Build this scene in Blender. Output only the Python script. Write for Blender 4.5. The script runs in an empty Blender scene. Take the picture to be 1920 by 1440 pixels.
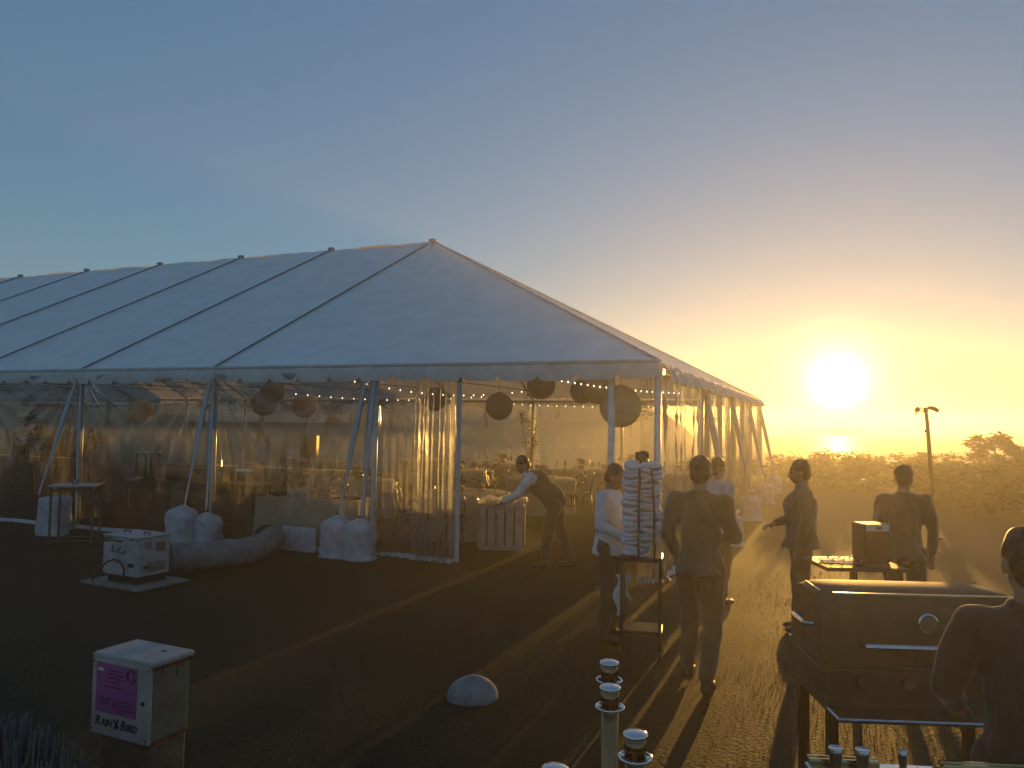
import bpy, math, random
import numpy as np
from mathutils import Matrix, Vector
random.seed(7); rng = np.random.default_rng(7)
sc = bpy.context.scene; COL = sc.collection
R = math.radians; PI = math.pi

# ------------------------------------------------------------------ camera, sky, sun, exposure
EYE = 1.98
cam = bpy.data.objects.new('camera', bpy.data.cameras.new('camera')); COL.objects.link(cam); sc.camera = cam
cam.data.sensor_width = 36; cam.data.lens = 36*1443/1920; cam.data.clip_end = 5000; cam.data.clip_start = .05
cam.matrix_world = Matrix.Translation((0, 0, EYE)) @ Matrix.Rotation(PI/2+R(2.80), 4, 'X') @ Matrix.Rotation(R(.9), 4, 'Z')
SUN_DIR = Vector((.3893, .9196, .0530)).normalized()
world = bpy.data.worlds.new('World'); sc.world = world; world.use_nodes = True
wn = world.node_tree
sky = wn.nodes.new('ShaderNodeTexSky'); sky.sky_type = 'NISHITA'; sky.sun_disc = False
sky.sun_elevation = R(3.04); sky.sun_rotation = R(22.9)
sky.air_density = .9; sky.dust_density = 0.0; sky.ozone_density = 2.4
bg = wn.nodes['Background']; bg.inputs[1].default_value = .15
# the sun itself and its aureole, round the sun's direction
geo = wn.nodes.new('ShaderNodeTexCoord')
dot = wn.nodes.new('ShaderNodeVectorMath'); dot.operation = 'DOT_PRODUCT'; dot.inputs[1].default_value = SUN_DIR
wn.links.new(geo.outputs['Generated'], dot.inputs[0])
def wmath(op, a, b=None):
    n = wn.nodes.new('ShaderNodeMath'); n.operation = op
    for i, v in enumerate((a, b)):
        if v is None: continue
        if isinstance(v, (int, float)): n.inputs[i].default_value = v
        else: wn.links.new(v, n.inputs[i])
    return n.outputs[0]
ang = wmath('ARCCOSINE', wmath('MINIMUM', dot.outputs['Value'], .9999999))
def gauss(width, amp):
    q = wmath('DIVIDE', ang, R(width)); q = wmath('MULTIPLY', q, q)
    return wmath('MULTIPLY', wmath('EXPONENT', wmath('MULTIPLY', q, -1.0)), amp)
core = wmath('ADD', gauss(.95, 170.0), gauss(2.6, 9.0))
mul = wn.nodes.new('ShaderNodeVectorMath'); mul.operation = 'SCALE'; mul.inputs[0].default_value = (1, .78, .30)
wn.links.new(core, mul.inputs['Scale'])
addv = wn.nodes.new('ShaderNodeVectorMath'); addv.operation = 'ADD'
gam = wn.nodes.new('ShaderNodeGamma'); gam.inputs[1].default_value = .43
hsv = wn.nodes.new('ShaderNodeHueSaturation'); hsv.inputs['Saturation'].default_value = 1.6; hsv.inputs['Hue'].default_value = .512
wn.links.new(sky.outputs[0], gam.inputs[0]); wn.links.new(gam.outputs[0], hsv.inputs['Color'])
wn.links.new(hsv.outputs[0], addv.inputs[0]); wn.links.new(mul.outputs[0], addv.inputs[1])
wn.links.new(addv.outputs[0], bg.inputs[0])
sun = bpy.data.objects.new('sun', bpy.data.lights.new('sun', 'SUN')); COL.objects.link(sun)
sun.data.energy = 4.0; sun.data.angle = R(.5); sun.data.color = (1, .52, .11)
sun.rotation_euler = SUN_DIR.to_track_quat('Z', 'Y').to_euler()
vs = sc.view_settings; vs.view_transform = 'Standard'; vs.look = 'None'; vs.gamma = 1; vs.exposure = .85
cy = sc.cycles; cy.use_denoising = True; cy.max_bounces = 7; cy.transparent_max_bounces = 24
cy.diffuse_bounces = 3; cy.glossy_bounces = 3; cy.transmission_bounces = 4; cy.volume_bounces = 2
cy.sample_clamp_indirect = 4.0; cy.caustics_reflective = False; cy.caustics_refractive = False
HAZE_DENSITY, HAZE_G = .0044, .66

# ------------------------------------------------------------------ helpers
def tag(o, label=None, cat=None, group=None, kind=None):
    for k, v in (('label', label), ('category', cat), ('group', group), ('kind', kind)):
        if v: o[k] = v
    return o
def thing(name, label, cat, loc=(0, 0, 0), rz=0, group=None, parent=None):
    o = bpy.data.objects.new(name, None); COL.objects.link(o); o.empty_display_size = .2
    o.location = loc; o.rotation_euler = (0, 0, rz)
    return tag(o, label, cat, group)
def obj(name, me, parent=None, loc=None, rz=0):
    o = bpy.data.objects.new(name, me); COL.objects.link(o)
    if parent: o.parent = parent
    if loc is not None: o.location = loc
    if rz: o.rotation_euler = (0, 0, rz)
    return o
def copy_tree(o, parent=None):
    c = o.copy(); COL.objects.link(c)
    if parent: c.parent = parent; c.matrix_parent_inverse = o.matrix_parent_inverse
    for ch in KIDS.get(o.name, []): copy_tree(ch, c)
    return c
KIDS = {}
class MB:
    def __init__(s): s.v = []; s.f = []
    def add(s, v, f):
        n = len(s.v); s.v += [tuple(p) for p in v]; s.f += [tuple(i+n for i in q) for q in f]; return s
    def box(s, c, d, rz=0, M=None):
        x, y, z = [k/2 for k in d]
        pts = [(-x,-y,-z),(x,-y,-z),(x,y,-z),(-x,y,-z),(-x,-y,z),(x,-y,z),(x,y,z),(-x,y,z)]
        m = M or Matrix.Rotation(rz, 3, 'Z'); c = Vector(c)
        return s.add([c+m@Vector(p) for p in pts], [(3,2,1,0),(4,5,6,7),(0,1,5,4),(1,2,6,5),(2,3,7,6),(3,0,4,7)])
    def bevbox(s, c, d, b=.02, rz=0):
        # chamfered box: three stacked rounded outlines
        x, y, z = [k/2 for k in d]; m = Matrix.Rotation(rz, 3, 'Z'); c = Vector(c); v = []; f = []
        def ring(ix, zz):
            a, e = x-ix, y-ix; k = b
            return [(-a+k,-e,zz),(a-k,-e,zz),(a,-e+k,zz),(a,e-k,zz),(a-k,e,zz),(-a+k,e,zz),(-a,e-k,zz),(-a,-e+k,zz)]
        rs = [ring(b, -z), ring(0, -z+b), ring(0, z-b), ring(b, z)]
        for r_ in rs: v += [c+m@Vector(p) for p in r_]
        for i in range(3):
            for j in range(8): f.append((i*8+j, i*8+(j+1) % 8, (i+1)*8+(j+1) % 8, (i+1)*8+j))
        f.append(tuple(range(7, -1, -1))); f.append(tuple(range(24, 32)))
        return s.add(v, f)
    def tube(s, path, r, n=7, cap=True, closed=False):
        path = [Vector(p) for p in path]; m = len(path)
        rr = r if isinstance(r, (list, tuple)) else [r]*m
        v = []; f = []; up = Vector((0, 0, 1))
        for i, p in enumerate(path):
            if closed: t = path[(i+1) % m]-path[i-1]
            else: t = path[min(i+1, m-1)]-path[max(i-1, 0)]
            t.normalize(); a = t.cross(up if abs(t.z) < .95 else Vector((1, 0, 0))).normalized(); b = a.cross(t)
            for k in range(n):
                w = 2*PI*k/n; v.append(p+(a*math.cos(w)+b*math.sin(w))*rr[i])
        for i in range(m if closed else m-1):
            j = (i+1) % m
            for k in range(n): f.append((i*n+k, i*n+(k+1) % n, j*n+(k+1) % n, j*n+k))
        if cap and not closed:
            f.append(tuple(range(n-1, -1, -1))); f.append(tuple((m-1)*n+k for k in range(n)))
        return s.add(v, f)
    def lathe(s, prof, n=20, c=(0, 0, 0), M=None, cap=True):
        v = []; f = []; c = Vector(c)
        for r_, z in prof:
            for k in range(n):
                w = 2*PI*k/n; p = Vector((r_*math.cos(w), r_*math.sin(w), z)); v.append(c+(M@p if M else p))
        for i in range(len(prof)-1):
            for k in range(n): f.append((i*n+k, i*n+(k+1) % n, (i+1)*n+(k+1) % n, (i+1)*n+k))
        if cap:
            f.append(tuple(range(n-1, -1, -1))); f.append(tuple((len(prof)-1)*n+k for k in range(n)))
        return s.add(v, f)
    def ell(s, c, r, n=14, m=9, M=None, fn=None):
        v = []; f = []; c = Vector(c); r = r if isinstance(r, (tuple, list)) else (r, r, r)
        for i in range(m+1):
            a = PI*i/m
            for k in range(n):
                w = 2*PI*k/n; d = Vector((math.sin(a)*math.cos(w), math.sin(a)*math.sin(w), math.cos(a)))
                q = fn(d) if fn else 1
                p = Vector((d.x*r[0]*q, d.y*r[1]*q, d.z*r[2]*q)); v.append(c+(M@p if M else p))
        for i in range(m):
            for k in range(n): f.append((i*n+k, (i+1)*n+k, (i+1)*n+(k+1) % n, i*n+(k+1) % n))
        return s.add(v, f)
    def grid(s, fn, nu, nv):
        v = [fn(i/nu, j/nv) for j in range(nv+1) for i in range(nu+1)]
        f = [(j*(nu+1)+i, j*(nu+1)+i+1, (j+1)*(nu+1)+i+1, (j+1)*(nu+1)+i) for j in range(nv) for i in range(nu)]
        return s.add(v, f)
    def mesh(s, name, mat, smooth=False):
        me = bpy.data.meshes.new(name); me.from_pydata(s.v, [], s.f); me.update()
        if mat: me.materials.append(mat)
        if smooth: me.polygons.foreach_set('use_smooth', [True]*len(me.polygons))
        return me
    def build(s, name, mat, parent=None, smooth=False, loc=None, rz=0):
        o = obj(name, s.mesh(name, mat, smooth), parent, loc, rz)
        if parent: KIDS.setdefault(parent.name, []).append(o)
        return o

MATS = {}
def mat(name, col, rough=.7, metal=0, var=.25, scale=6., bump=.0, bscale=40., spec=.5, sheen=0, emit=None, transl=0, dirt=None):
    if name in MATS: return MATS[name]
    m = bpy.data.materials.new(name); m.use_nodes = True; t = m.node_tree; n = t.nodes; L = t.links.new
    b = n['Principled BSDF']; out = n['Material Output']
    b.inputs['Roughness'].default_value = rough; b.inputs['Metallic'].default_value = metal
    b.inputs['Specular IOR Level'].default_value = spec
    tc = n.new('ShaderNodeTexCoord')
    nz = n.new('ShaderNodeTexNoise'); nz.inputs['Scale'].default_value = scale; nz.inputs['Detail'].default_value = 5
    L(tc.outputs['Object'], nz.inputs['Vector'])
    cr = n.new('ShaderNodeValToRGB'); e = cr.color_ramp.elements
    e[0].position = .3; e[1].position = .72
    d = dirt or tuple(c*(1-var) for c in col)
    e[0].color = (*d, 1); e[1].color = (*[min(1, c*(1+var*.5)) for c in col], 1)
    L(nz.outputs['Fac'], cr.inputs['Fac']); L(cr.outputs['Color'], b.inputs['Base Color'])
    if sheen: b.inputs['Sheen Weight'].default_value = sheen
    if emit: b.inputs['Emission Color'].default_value = (*emit[:3], 1); b.inputs['Emission Strength'].default_value = emit[3]
    if bump:
        n2 = n.new('ShaderNodeTexNoise'); n2.inputs['Scale'].default_value = bscale; n2.inputs['Detail'].default_value = 6
        L(tc.outputs['Object'], n2.inputs['Vector'])
        bp = n.new('ShaderNodeBump'); bp.inputs['Strength'].default_value = bump; bp.inputs['Distance'].default_value = .02
        L(n2.outputs['Fac'], bp.inputs['Height']); L(bp.outputs[0], b.inputs['Normal'])
    if transl:
        tr = n.new('ShaderNodeBsdfTranslucent'); mx = n.new('ShaderNodeMixShader'); mx.inputs[0].default_value = transl
        L(cr.outputs['Color'], tr.inputs['Color'])
        L(b.outputs[0], mx.inputs[1]); L(tr.outputs[0], mx.inputs[2]); L(mx.outputs[0], out.inputs['Surface'])
    MATS[name] = m; return m

def vinyl(name, milk=.06, tint=(.94, .95, .94), bump=.25, bs=3.0, rough=.12):
    m = bpy.data.materials.new(name); m.use_nodes = True; t = m.node_tree; n = t.nodes; L = t.links.new
    n.remove(n['Principled BSDF']); out = n['Material Output']
    tc = n.new('ShaderNodeTexCoord'); mp = n.new('ShaderNodeMapping'); mp.inputs['Scale'].default_value = (3.5, 3.5, .55)
    L(tc.outputs['Object'], mp.inputs['Vector'])
    nz = n.new('ShaderNodeTexNoise'); nz.inputs['Scale'].default_value = bs; nz.inputs['Detail'].default_value = 7; nz.inputs['Roughness'].default_value = .6
    L(mp.outputs[0], nz.inputs['Vector'])
    bp = n.new('ShaderNodeBump'); bp.inputs['Strength'].default_value = bump; bp.inputs['Distance'].default_value = .05
    L(nz.outputs['Fac'], bp.inputs['Height'])
    tr = n.new('ShaderNodeBsdfTransparent'); tr.inputs[0].default_value = (*tint, 1)
    gl = n.new('ShaderNodeBsdfGlossy'); gl.inputs['Roughness'].default_value = rough; L(bp.outputs[0], gl.inputs['Normal'])
    fr = n.new('ShaderNodeFresnel'); fr.inputs['IOR'].default_value = 1.5; L(bp.outputs[0], fr.inputs['Normal'])
    m1 = n.new('ShaderNodeMixShader'); L(fr.outputs[0], m1.inputs[0]); L(tr.outputs[0], m1.inputs[1]); L(gl.outputs[0], m1.inputs[2])
    tl = n.new('ShaderNodeBsdfTranslucent'); tl.inputs[0].default_value = (.9, .9, .88, 1); L(bp.outputs[0], tl.inputs['Normal'])
    df = n.new('ShaderNodeBsdfDiffuse'); df.inputs[0].default_value = (.8, .82, .84, 1)
    m2 = n.new('ShaderNodeMixShader'); m2.inputs[0].default_value = .35; L(tl.outputs[0], m2.inputs[1]); L(df.outputs[0], m2.inputs[2])
    # scuffs: the film is milkier in streaks
    cr = n.new('ShaderNodeValToRGB'); cr.color_ramp.elements[0].position = .42; cr.color_ramp.elements[1].position = .78
    cr.color_ramp.elements[0].color = (milk*.45,)*3+(1,); cr.color_ramp.elements[1].color = (min(1, milk*2.4),)*3+(1,)
    L(nz.outputs['Fac'], cr.inputs['Fac'])
    m3 = n.new('ShaderNodeMixShader'); L(cr.outputs[0], m3.inputs[0]); L(m1.outputs[0], m3.inputs[1]); L(m2.outputs[0], m3.inputs[2])
    L(m3.outputs[0], out.inputs['Surface']); return m
def glassmat(name, col=(1, 1, 1), rough=.02):
    m = bpy.data.materials.new(name); m.use_nodes = True; t = m.node_tree; n = t.nodes; L = t.links.new
    n.remove(n['Principled BSDF']); out = n['Material Output']
    nz = n.new('ShaderNodeTexNoise'); nz.inputs['Scale'].default_value = 30
    cr = n.new('ShaderNodeValToRGB'); cr.color_ramp.elements[0].color = (*[c*.85 for c in col], 1); cr.color_ramp.elements[1].color = (*col, 1)
    L(nz.outputs['Fac'], cr.inputs['Fac'])
    tr = n.new('ShaderNodeBsdfTransparent'); L(cr.outputs[0], tr.inputs[0])
    gl = n.new('ShaderNodeBsdfGlossy'); gl.inputs['Roughness'].default_value = rough
    fr = n.new('ShaderNodeFresnel'); fr.inputs['IOR'].default_value = 1.7
    mx = n.new('ShaderNodeMixShader'); L(fr.outputs[0], mx.inputs[0]); L(tr.outputs[0], mx.inputs[1]); L(gl.outputs[0], mx.inputs[2])
    L(mx.outputs[0], out.inputs['Surface']); return m

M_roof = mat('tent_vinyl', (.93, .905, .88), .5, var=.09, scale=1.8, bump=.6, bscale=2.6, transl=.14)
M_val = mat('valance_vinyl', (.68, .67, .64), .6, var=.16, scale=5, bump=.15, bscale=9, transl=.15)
M_seam = mat('seam_webbing', (.15, .155, .17), .8)
M_pole = mat('white_pole', (.66, .67, .68), .4, var=.2, scale=9)
M_sleeve = mat('strap_sleeve', (.5, .52, .55), .7, var=.12, scale=7, bump=.3, bscale=22)
M_bag = mat('ballast_bag_cloth', (.42, .43, .46), .8, var=.28, scale=7, bump=1.0, bscale=11)
M_clear = vinyl('clear_vinyl')
M_bunch = vinyl('gathered_clear_vinyl', milk=.16, bump=.5, bs=5.0, rough=.16)
M_hem = mat('vinyl_hem', (.45, .46, .48), .6, var=.2, bump=.3, bscale=20)
M_wood_dark = mat('dark_bentwood', (.035, .022, .014), .35, var=.4, scale=20)
M_cloth = mat('table_linen', (.50, .45, .38), .85, var=.1, bump=.2, bscale=30)
M_cloth_dark = mat('table_linen_taupe', (.20, .165, .13), .85, var=.15, bump=.2, bscale=25, sheen=.2)
M_glass = glassmat('drinking_glass'); M_candle = mat('candle_wax', (.75, .7, .58), .5, var=.08, transl=.3)
M_brass = mat('brass', (.62, .43, .18), .22, 1, var=.2); M_steel = mat('stainless_steel', (.62, .62, .60), .22, 1, var=.12, scale=30)
M_chrome = mat('polished_chrome', (.75, .74, .72), .09, 1, var=.06)
M_black = mat('black_plastic', (.014, .014, .015), .5, var=.3); M_blackmetal = mat('black_metal', (.02, .02, .022), .38, .4, var=.3)
M_leaf = mat('leaf_green', (.045, .07, .022), .55, var=.5, scale=3, transl=.35)
M_leaf2 = mat('leaf_olive', (.06, .065, .028), .6, var=.5, scale=2, transl=.35)
M_bark = mat('bark', (.06, .045, .03), .9, var=.4, bump=.5, bscale=20)
M_flower = mat('cream_petals', (.62, .52, .45), .7, var=.25, scale=14, transl=.25)
M_reed = mat('dry_reed', (.25, .17, .07), .8, var=.5, scale=5, transl=.3)
M_lantern = mat('lantern_paper', (.86, .78, .64), .8, var=.05, scale=4, transl=.5)
M_wire = mat('lantern_wire', (.12, .10, .08), .5)
M_bulb = mat('string_bulb_glow', (.9, .8, .6), .3, emit=(1, .82, .5, 2.6))

# ------------------------------------------------------------------ the ground, sea, islands
def sst(a, b, x):
    t = np.clip((x-a)/(b-a), 0, 1); return t*t*(3-2*t)
def hgt(x, y):
    q = x/np.maximum(y, 5.0)
    hill = 3.6*sst(30, 62, y)*sst(.30, .14, q)
    knoll = .5*np.sin(x*.09+1)*np.sin(y*.11)*sst(34, 60, y)
    drop = -5.0*sst(26, 75, y)*sst(.20, .36, q)
    far = -7.0*sst(95, 150, y)
    side = -5.0*sst(60, 110, np.abs(x-0)-y*.5)
    return hill+knoll+drop+far*1.0+side
xs = np.concatenate([np.linspace(-260, -42, 24), np.linspace(-40, 50, 91), np.linspace(52, 260, 24)])
ys = np.concatenate([np.linspace(-70, -6, 12), np.linspace(-5, 70, 76), np.linspace(72, 175, 30)])
X, Y = np.meshgrid(xs, ys); Z = hgt(X, Y)+.012*np.sin(X*1.3+Y*.7)*np.sin(Y*1.1-X*.4)*(Y < 30)
gm = MB(); nx = len(xs)
gm.v = list(map(tuple, np.stack([X.ravel(), Y.ravel(), Z.ravel()], 1)))
gm.f = [(j*nx+i, j*nx+i+1, (j+1)*nx+i+1, (j+1)*nx+i) for j in range(len(ys)-1) for i in range(nx-1)]
def grass_material():
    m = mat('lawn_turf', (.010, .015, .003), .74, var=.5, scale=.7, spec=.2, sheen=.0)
    t = m.node_tree; n = t.nodes; L = t.links.new; b = n['Principled BSDF']
    tc = n.new('ShaderNodeTexCoord')
    a = n.new('ShaderNodeTexNoise'); a.inputs['Scale'].default_value = 38; a.inputs['Detail'].default_value = 8
    L(tc.outputs['Object'], a.inputs['Vector'])
    bp = n.new('ShaderNodeBump'); bp.inputs['Strength'].default_value = .22; bp.inputs['Distance'].default_value = .03
    L(a.outputs['Fac'], bp.inputs['Height']); L(bp.outputs[0], b.inputs['Normal'])
    # the rough slope beyond the tent is dry tan grass
    sep = n.new('ShaderNodeSeparateXYZ'); L(tc.outputs['Object'], sep.inputs[0])
    mr = n.new('ShaderNodeMapRange'); mr.inputs['From Min'].default_value = 30; mr.inputs['From Max'].default_value = 37
    nz2 = n.new('ShaderNodeTexNoise'); nz2.inputs['Scale'].default_value = .5; L(tc.outputs['Object'], nz2.inputs['Vector'])
    ad = n.new('ShaderNodeMath'); ad.operation = 'MULTIPLY_ADD'; L(nz2.outputs['Fac'], ad.inputs[0]); ad.inputs[1].default_value = 8.0; L(sep.outputs['Y'], ad.inputs[2])
    L(ad.outputs[0], mr.inputs['Value'])
    old = b.inputs['Base Color'].links[0].from_socket; mx = n.new('ShaderNodeMix'); mx.data_type = 'RGBA'
    L(mr.outputs[0], mx.inputs['Factor']); L(old, mx.inputs['A']); mx.inputs['B'].default_value = (.26, .185, .095, 1)
    L(mx.outputs['Result'], b.inputs['Base Color'])
    return m
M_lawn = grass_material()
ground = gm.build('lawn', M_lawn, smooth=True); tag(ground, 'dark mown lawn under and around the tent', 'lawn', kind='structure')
# blades of the turf where the camera is near
N = 60000
by = 1.6+rng.random(N)**1.5*9.0; bx = (rng.random(N)*1.6-.85)*by*.86
yaw = rng.random(N)*2*PI; hh = .012+.018*rng.random(N); lean = rng.normal(0, .012, (N, 2)); wd = .0022+.0015*rng.random(N)
bz = hgt(bx, by)-.004
v0 = np.stack([bx-np.cos(yaw)*wd, by-np.sin(yaw)*wd, bz], 1); v1 = np.stack([bx+np.cos(yaw)*wd, by+np.sin(yaw)*wd, bz], 1)
v2 = np.stack([bx+lean[:, 0], by+lean[:, 1], bz+hh], 1)
me = bpy.data.meshes.new('lawn_grass'); vv = np.stack([v0, v1, v2], 1).reshape(-1, 3)
me.vertices.add(3*N); me.vertices.foreach_set('co', vv.ravel())
me.loops.add(3*N); me.loops.foreach_set('vertex_index', np.arange(3*N))
me.polygons.add(N); me.polygons.foreach_set('loop_start', np.arange(0, 3*N, 3)); me.polygons.foreach_set('loop_total', np.full(N, 3))
me.update(); me.validate()
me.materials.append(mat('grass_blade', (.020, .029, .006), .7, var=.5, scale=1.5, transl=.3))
tag(obj('lawn_grass', me), 'short mown grass blades of the foreground lawn', 'grass', kind='stuff')

def sea_material():
    m = mat('sea_water', (.02, .035, .045), .5, var=.2, scale=.02, spec=.14)
    t = m.node_tree; n = t.nodes; L = t.links.new; b = n['Principled BSDF']
    tc = n.new('ShaderNodeTexCoord'); mp = n.new('ShaderNodeMapping'); mp.inputs['Scale'].default_value = (.25, .6, 1)
    L(tc.outputs['Object'], mp.inputs['Vector'])
    a = n.new('ShaderNodeTexNoise'); a.inputs['Scale'].default_value = 1.3; a.inputs['Detail'].default_value = 7; L(mp.outputs[0], a.inputs['Vector'])
    bp = n.new('ShaderNodeBump'); bp.inputs['Strength'].default_value = 1.0; bp.inputs['Distance'].default_value = .6
    L(a.outputs['Fac'], bp.inputs['Height']); L(bp.outputs[0], b.inputs['Normal']); return m
SEA = -1.0; FAR = 320
sm = MB(); sm.grid(lambda u, v: (-600+1200*u, -75+(FAR+75)*v, SEA), 8, 8)
tag(sm.build('sea', sea_material()), 'calm hazy sea out to the horizon', 'sea', kind='structure')
def island(cx, cy, L_, W_, Hh, seed):
    r_ = random.Random(seed); ph = [r_.random()*6 for _ in range(4)]
    b = MB()
    def fn(u, v):
        a = (u-.5)*2; e = max(0, 1-abs(a)**2.2); p = e*(.62+.22*math.sin(5*a+ph[0])+.12*math.sin(11*a+ph[1])+.06*math.sin(23*a+ph[2]))
        q = math.cos((v-.5)*PI)
        return (cx+a*L_/2, cy+(v-.5)*W_, SEA-.5+max(0, p)*q*Hh)
    b.grid(fn, 60, 8)
    o = b.build('island', mat('island_scrub', (.10, .085, .05), .9, var=.3, scale=.05), smooth=True)
    tag(o, None, None, kind='structure'); return o
island(125, 307, 70, 16, 3.6, 1); island(211, 306, 134, 20, 4.0, 4)

# ------------------------------------------------------------------ the tent
TH = R(22.58); W = 7.265; EV = 2.76; RZ = 6.47; BAY = 3.05
TO = Vector((-4.84, 12.47, 0))
def TW(s, t, z=0):
    return Vector((TO.x+s*math.cos(TH)+t*math.sin(TH), TO.y-s*math.sin(TH)+t*math.cos(TH), z))
tent = thing('frame_tent', 'long white frame tent with hipped roof and clear vinyl side walls', 'tent', TO, -TH)
NB = 10; SL = -NB*BAY
def roof_panel(a, b, c, d, nu=10, nv=16, sag=.10, seed=0):
    r_ = random.Random(seed); p1, p2, p3 = [r_.random()*6 for _ in range(3)]
    a, b, c, d = [Vector(k) for k in (a, b, c, d)]
    nrm = (b-a).cross(d-a).normalized()
    if nrm.z < 0: nrm = -nrm
    def fn(u, v):
        p = a.lerp(b, u).lerp(d.lerp(c, u), v)
        s_ = math.sin(PI*u)**.8*math.sin(PI*min(1, v*1.0))**.6
        e_ = math.sin(PI*u)**.5; wr = (.016*math.sin(u*31+p1+v*4)*(.35+.65*math.exp(-5*v)+.4*math.exp(-8*(1-u)))+.012*math.sin(u*13+p2-v*3)+.020*math.sin(v*7+p3+2*u)+.010*math.sin(9*u+14*v+p1))*1.5*e_*min(1, 8*v+.25)
        return p-nrm*sag*s_+nrm*wr
    return MB().grid(fn, nu, nv)
for k in range(NB):
    s0, s1 = -(k+1)*BAY, -k*BAY
    roof_panel((s0, 0, EV), (s1, 0, EV), (s1, W, RZ), (s0, W, RZ), 26, 30, seed=k).build('roof_panel', M_roof, tent, True)
    roof_panel((s0, 2*W, EV), (s1, 2*W, EV), (s1, W, RZ), (s0, W, RZ), 6, 8, seed=k+40).build('roof_panel', M_roof, tent, True)
AP = (0, W, RZ)
roof_panel((0, 0, EV), (W, 0, EV), AP, AP, 48, 36, .12, 77).build('roof_panel', M_roof, tent, True)
roof_panel((W, 0, EV), (W, 2*W, EV), AP, AP, 36, 18, .13, 78).build('roof_panel', M_roof, tent, True)
roof_panel((W, 2*W, EV), (0, 2*W, EV), AP, AP, 12, 10, .10, 79).build('roof_panel', M_roof, tent, True)
def strip(a, b, w=.035, h=.028, n=14, sag=0):
    a, b = Vector(a), Vector(b)
    return MB().tube([a.lerp(b, i/n)-Vector((0, 0, sag*math.sin(PI*i/n))) for i in range(n+1)], h, 6)
M_hip = mat('hip_seam_vinyl', (.38, .39, .41), .6)
for k in range(NB+1):
    s_ = -k*BAY
    strip((s_, -.02, EV+.02), (s_, W, RZ+.02), h=.016).build('rafter_seam', M_seam, tent)
    strip((s_, 2*W+.02, EV+.02), (s_, W, RZ+.02), h=.016, n=2).build('rafter_seam', M_seam, tent)
    cp = MB().ell((s_, W, RZ+.03), (.10, .13, .05), 12, 6); cp.build('ridge_cap', M_hip, tent, True)
strip((W, 0, EV+.015), (0, W, RZ+.02), h=.018).build('hip_seam', M_hip, tent)
strip((W, 2*W, EV+.015), (0, W, RZ+.02), h=.018).build('hip_seam', M_hip, tent)
def valance(p0, p1, nsc, drop=.225, out=(0, -1, 0), flare=.0):
    p0, p1, o_ = Vector(p0), Vector(p1), Vector(out); nn = nsc*10
    b = MB(); v = []; f = []
    for i in range(nn+1):
        u = i/nn; c = (u*nsc) % 1.0
        if i == nn: c = 0
        notch = math.exp(-((min(c, 1-c))/.075)**2)
        d = drop*(1-.30*notch)+.012*math.sin(u*nsc*.9)
        for j in range(6):
            w = j/5; p = p0.lerp(p1, u)
            bulge = .035*math.sin(w*2.0)+.02*w*math.sin(u*nsc*2*PI*.5+1)+flare*w*w+.03*w*notch
            v.append(p+o_*bulge-Vector((0, 0, d*w)))
    for i in range(nn):
        for j in range(5): f.append((i*6+j, (i+1)*6+j, (i+1)*6+j+1, i*6+j+1))
    b.add(v, f); return b
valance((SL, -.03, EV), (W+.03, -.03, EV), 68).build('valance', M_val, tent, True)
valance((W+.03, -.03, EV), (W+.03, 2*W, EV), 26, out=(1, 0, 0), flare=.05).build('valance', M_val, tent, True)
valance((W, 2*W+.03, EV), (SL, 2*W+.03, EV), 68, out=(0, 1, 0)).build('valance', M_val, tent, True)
MB().tube([(SL, -.02, EV+.01), (W, -.02, EV+.012)], .028, 8).build('eave_hem', M_val, tent, True)
LEGS_F = [-k*BAY for k in range(NB+1)]+[BAY, W-.04]
def leg(s_, t_):
    b = MB(); b.tube([(s_, t_, .0), (s_, t_, EV-.06)], .045, 10)
    o = b.build('leg', M_pole, tent, True)
    p = MB(); p.box((s_, t_, .012), (.20, .20, .02)); q = p.build('base_plate', M_steel, o)
    return o
for s_ in LEGS_F: leg(s_, .05); leg(s_, 2*W-.05)
leg(6.62, .06)
ENDT = [3.63, 7.265, 10.9]
for t_ in ENDT: leg(W-.05, t_)
MB().box(((SL+W)/2, .05, EV-.10), (W-SL-.1, .06, .07)).build('eave_beam', M_pole, tent)
MB().box(((SL+W)/2, 2*W-.05, EV-.10), (W-SL-.1, .06, .07)).build('eave_beam', M_pole, tent)
MB().box((W-.05, W, EV-.10), (.06, 2*W-.2, .07)).build('eave_beam', M_pole, tent)
for k in range(0, NB+1, 1):
    s_ = -k*BAY
    MB().tube([(s_, .1, EV-.03), (s_, W, RZ-.10), (s_, 2*W-.1, EV-.03)], .035, 6).build('rafter', M_pole, tent)
    MB().tube([(s_, .75, EV+.26), (s_, 2*W-.75, EV+.26)], .012, 5).build('tie_cable', M_blackmetal, tent)
MB().tube([(SL, W, RZ-.08), (0, W, RZ-.08)], .04, 6).build('ridge_pole', M_pole, tent)
for t_ in (0.05, 2*W-.05): MB().tube([(W-.05, t_, EV-.05), (0, W, RZ-.1)], .035, 6).build('hip_rafter', M_pole, tent)

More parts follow.
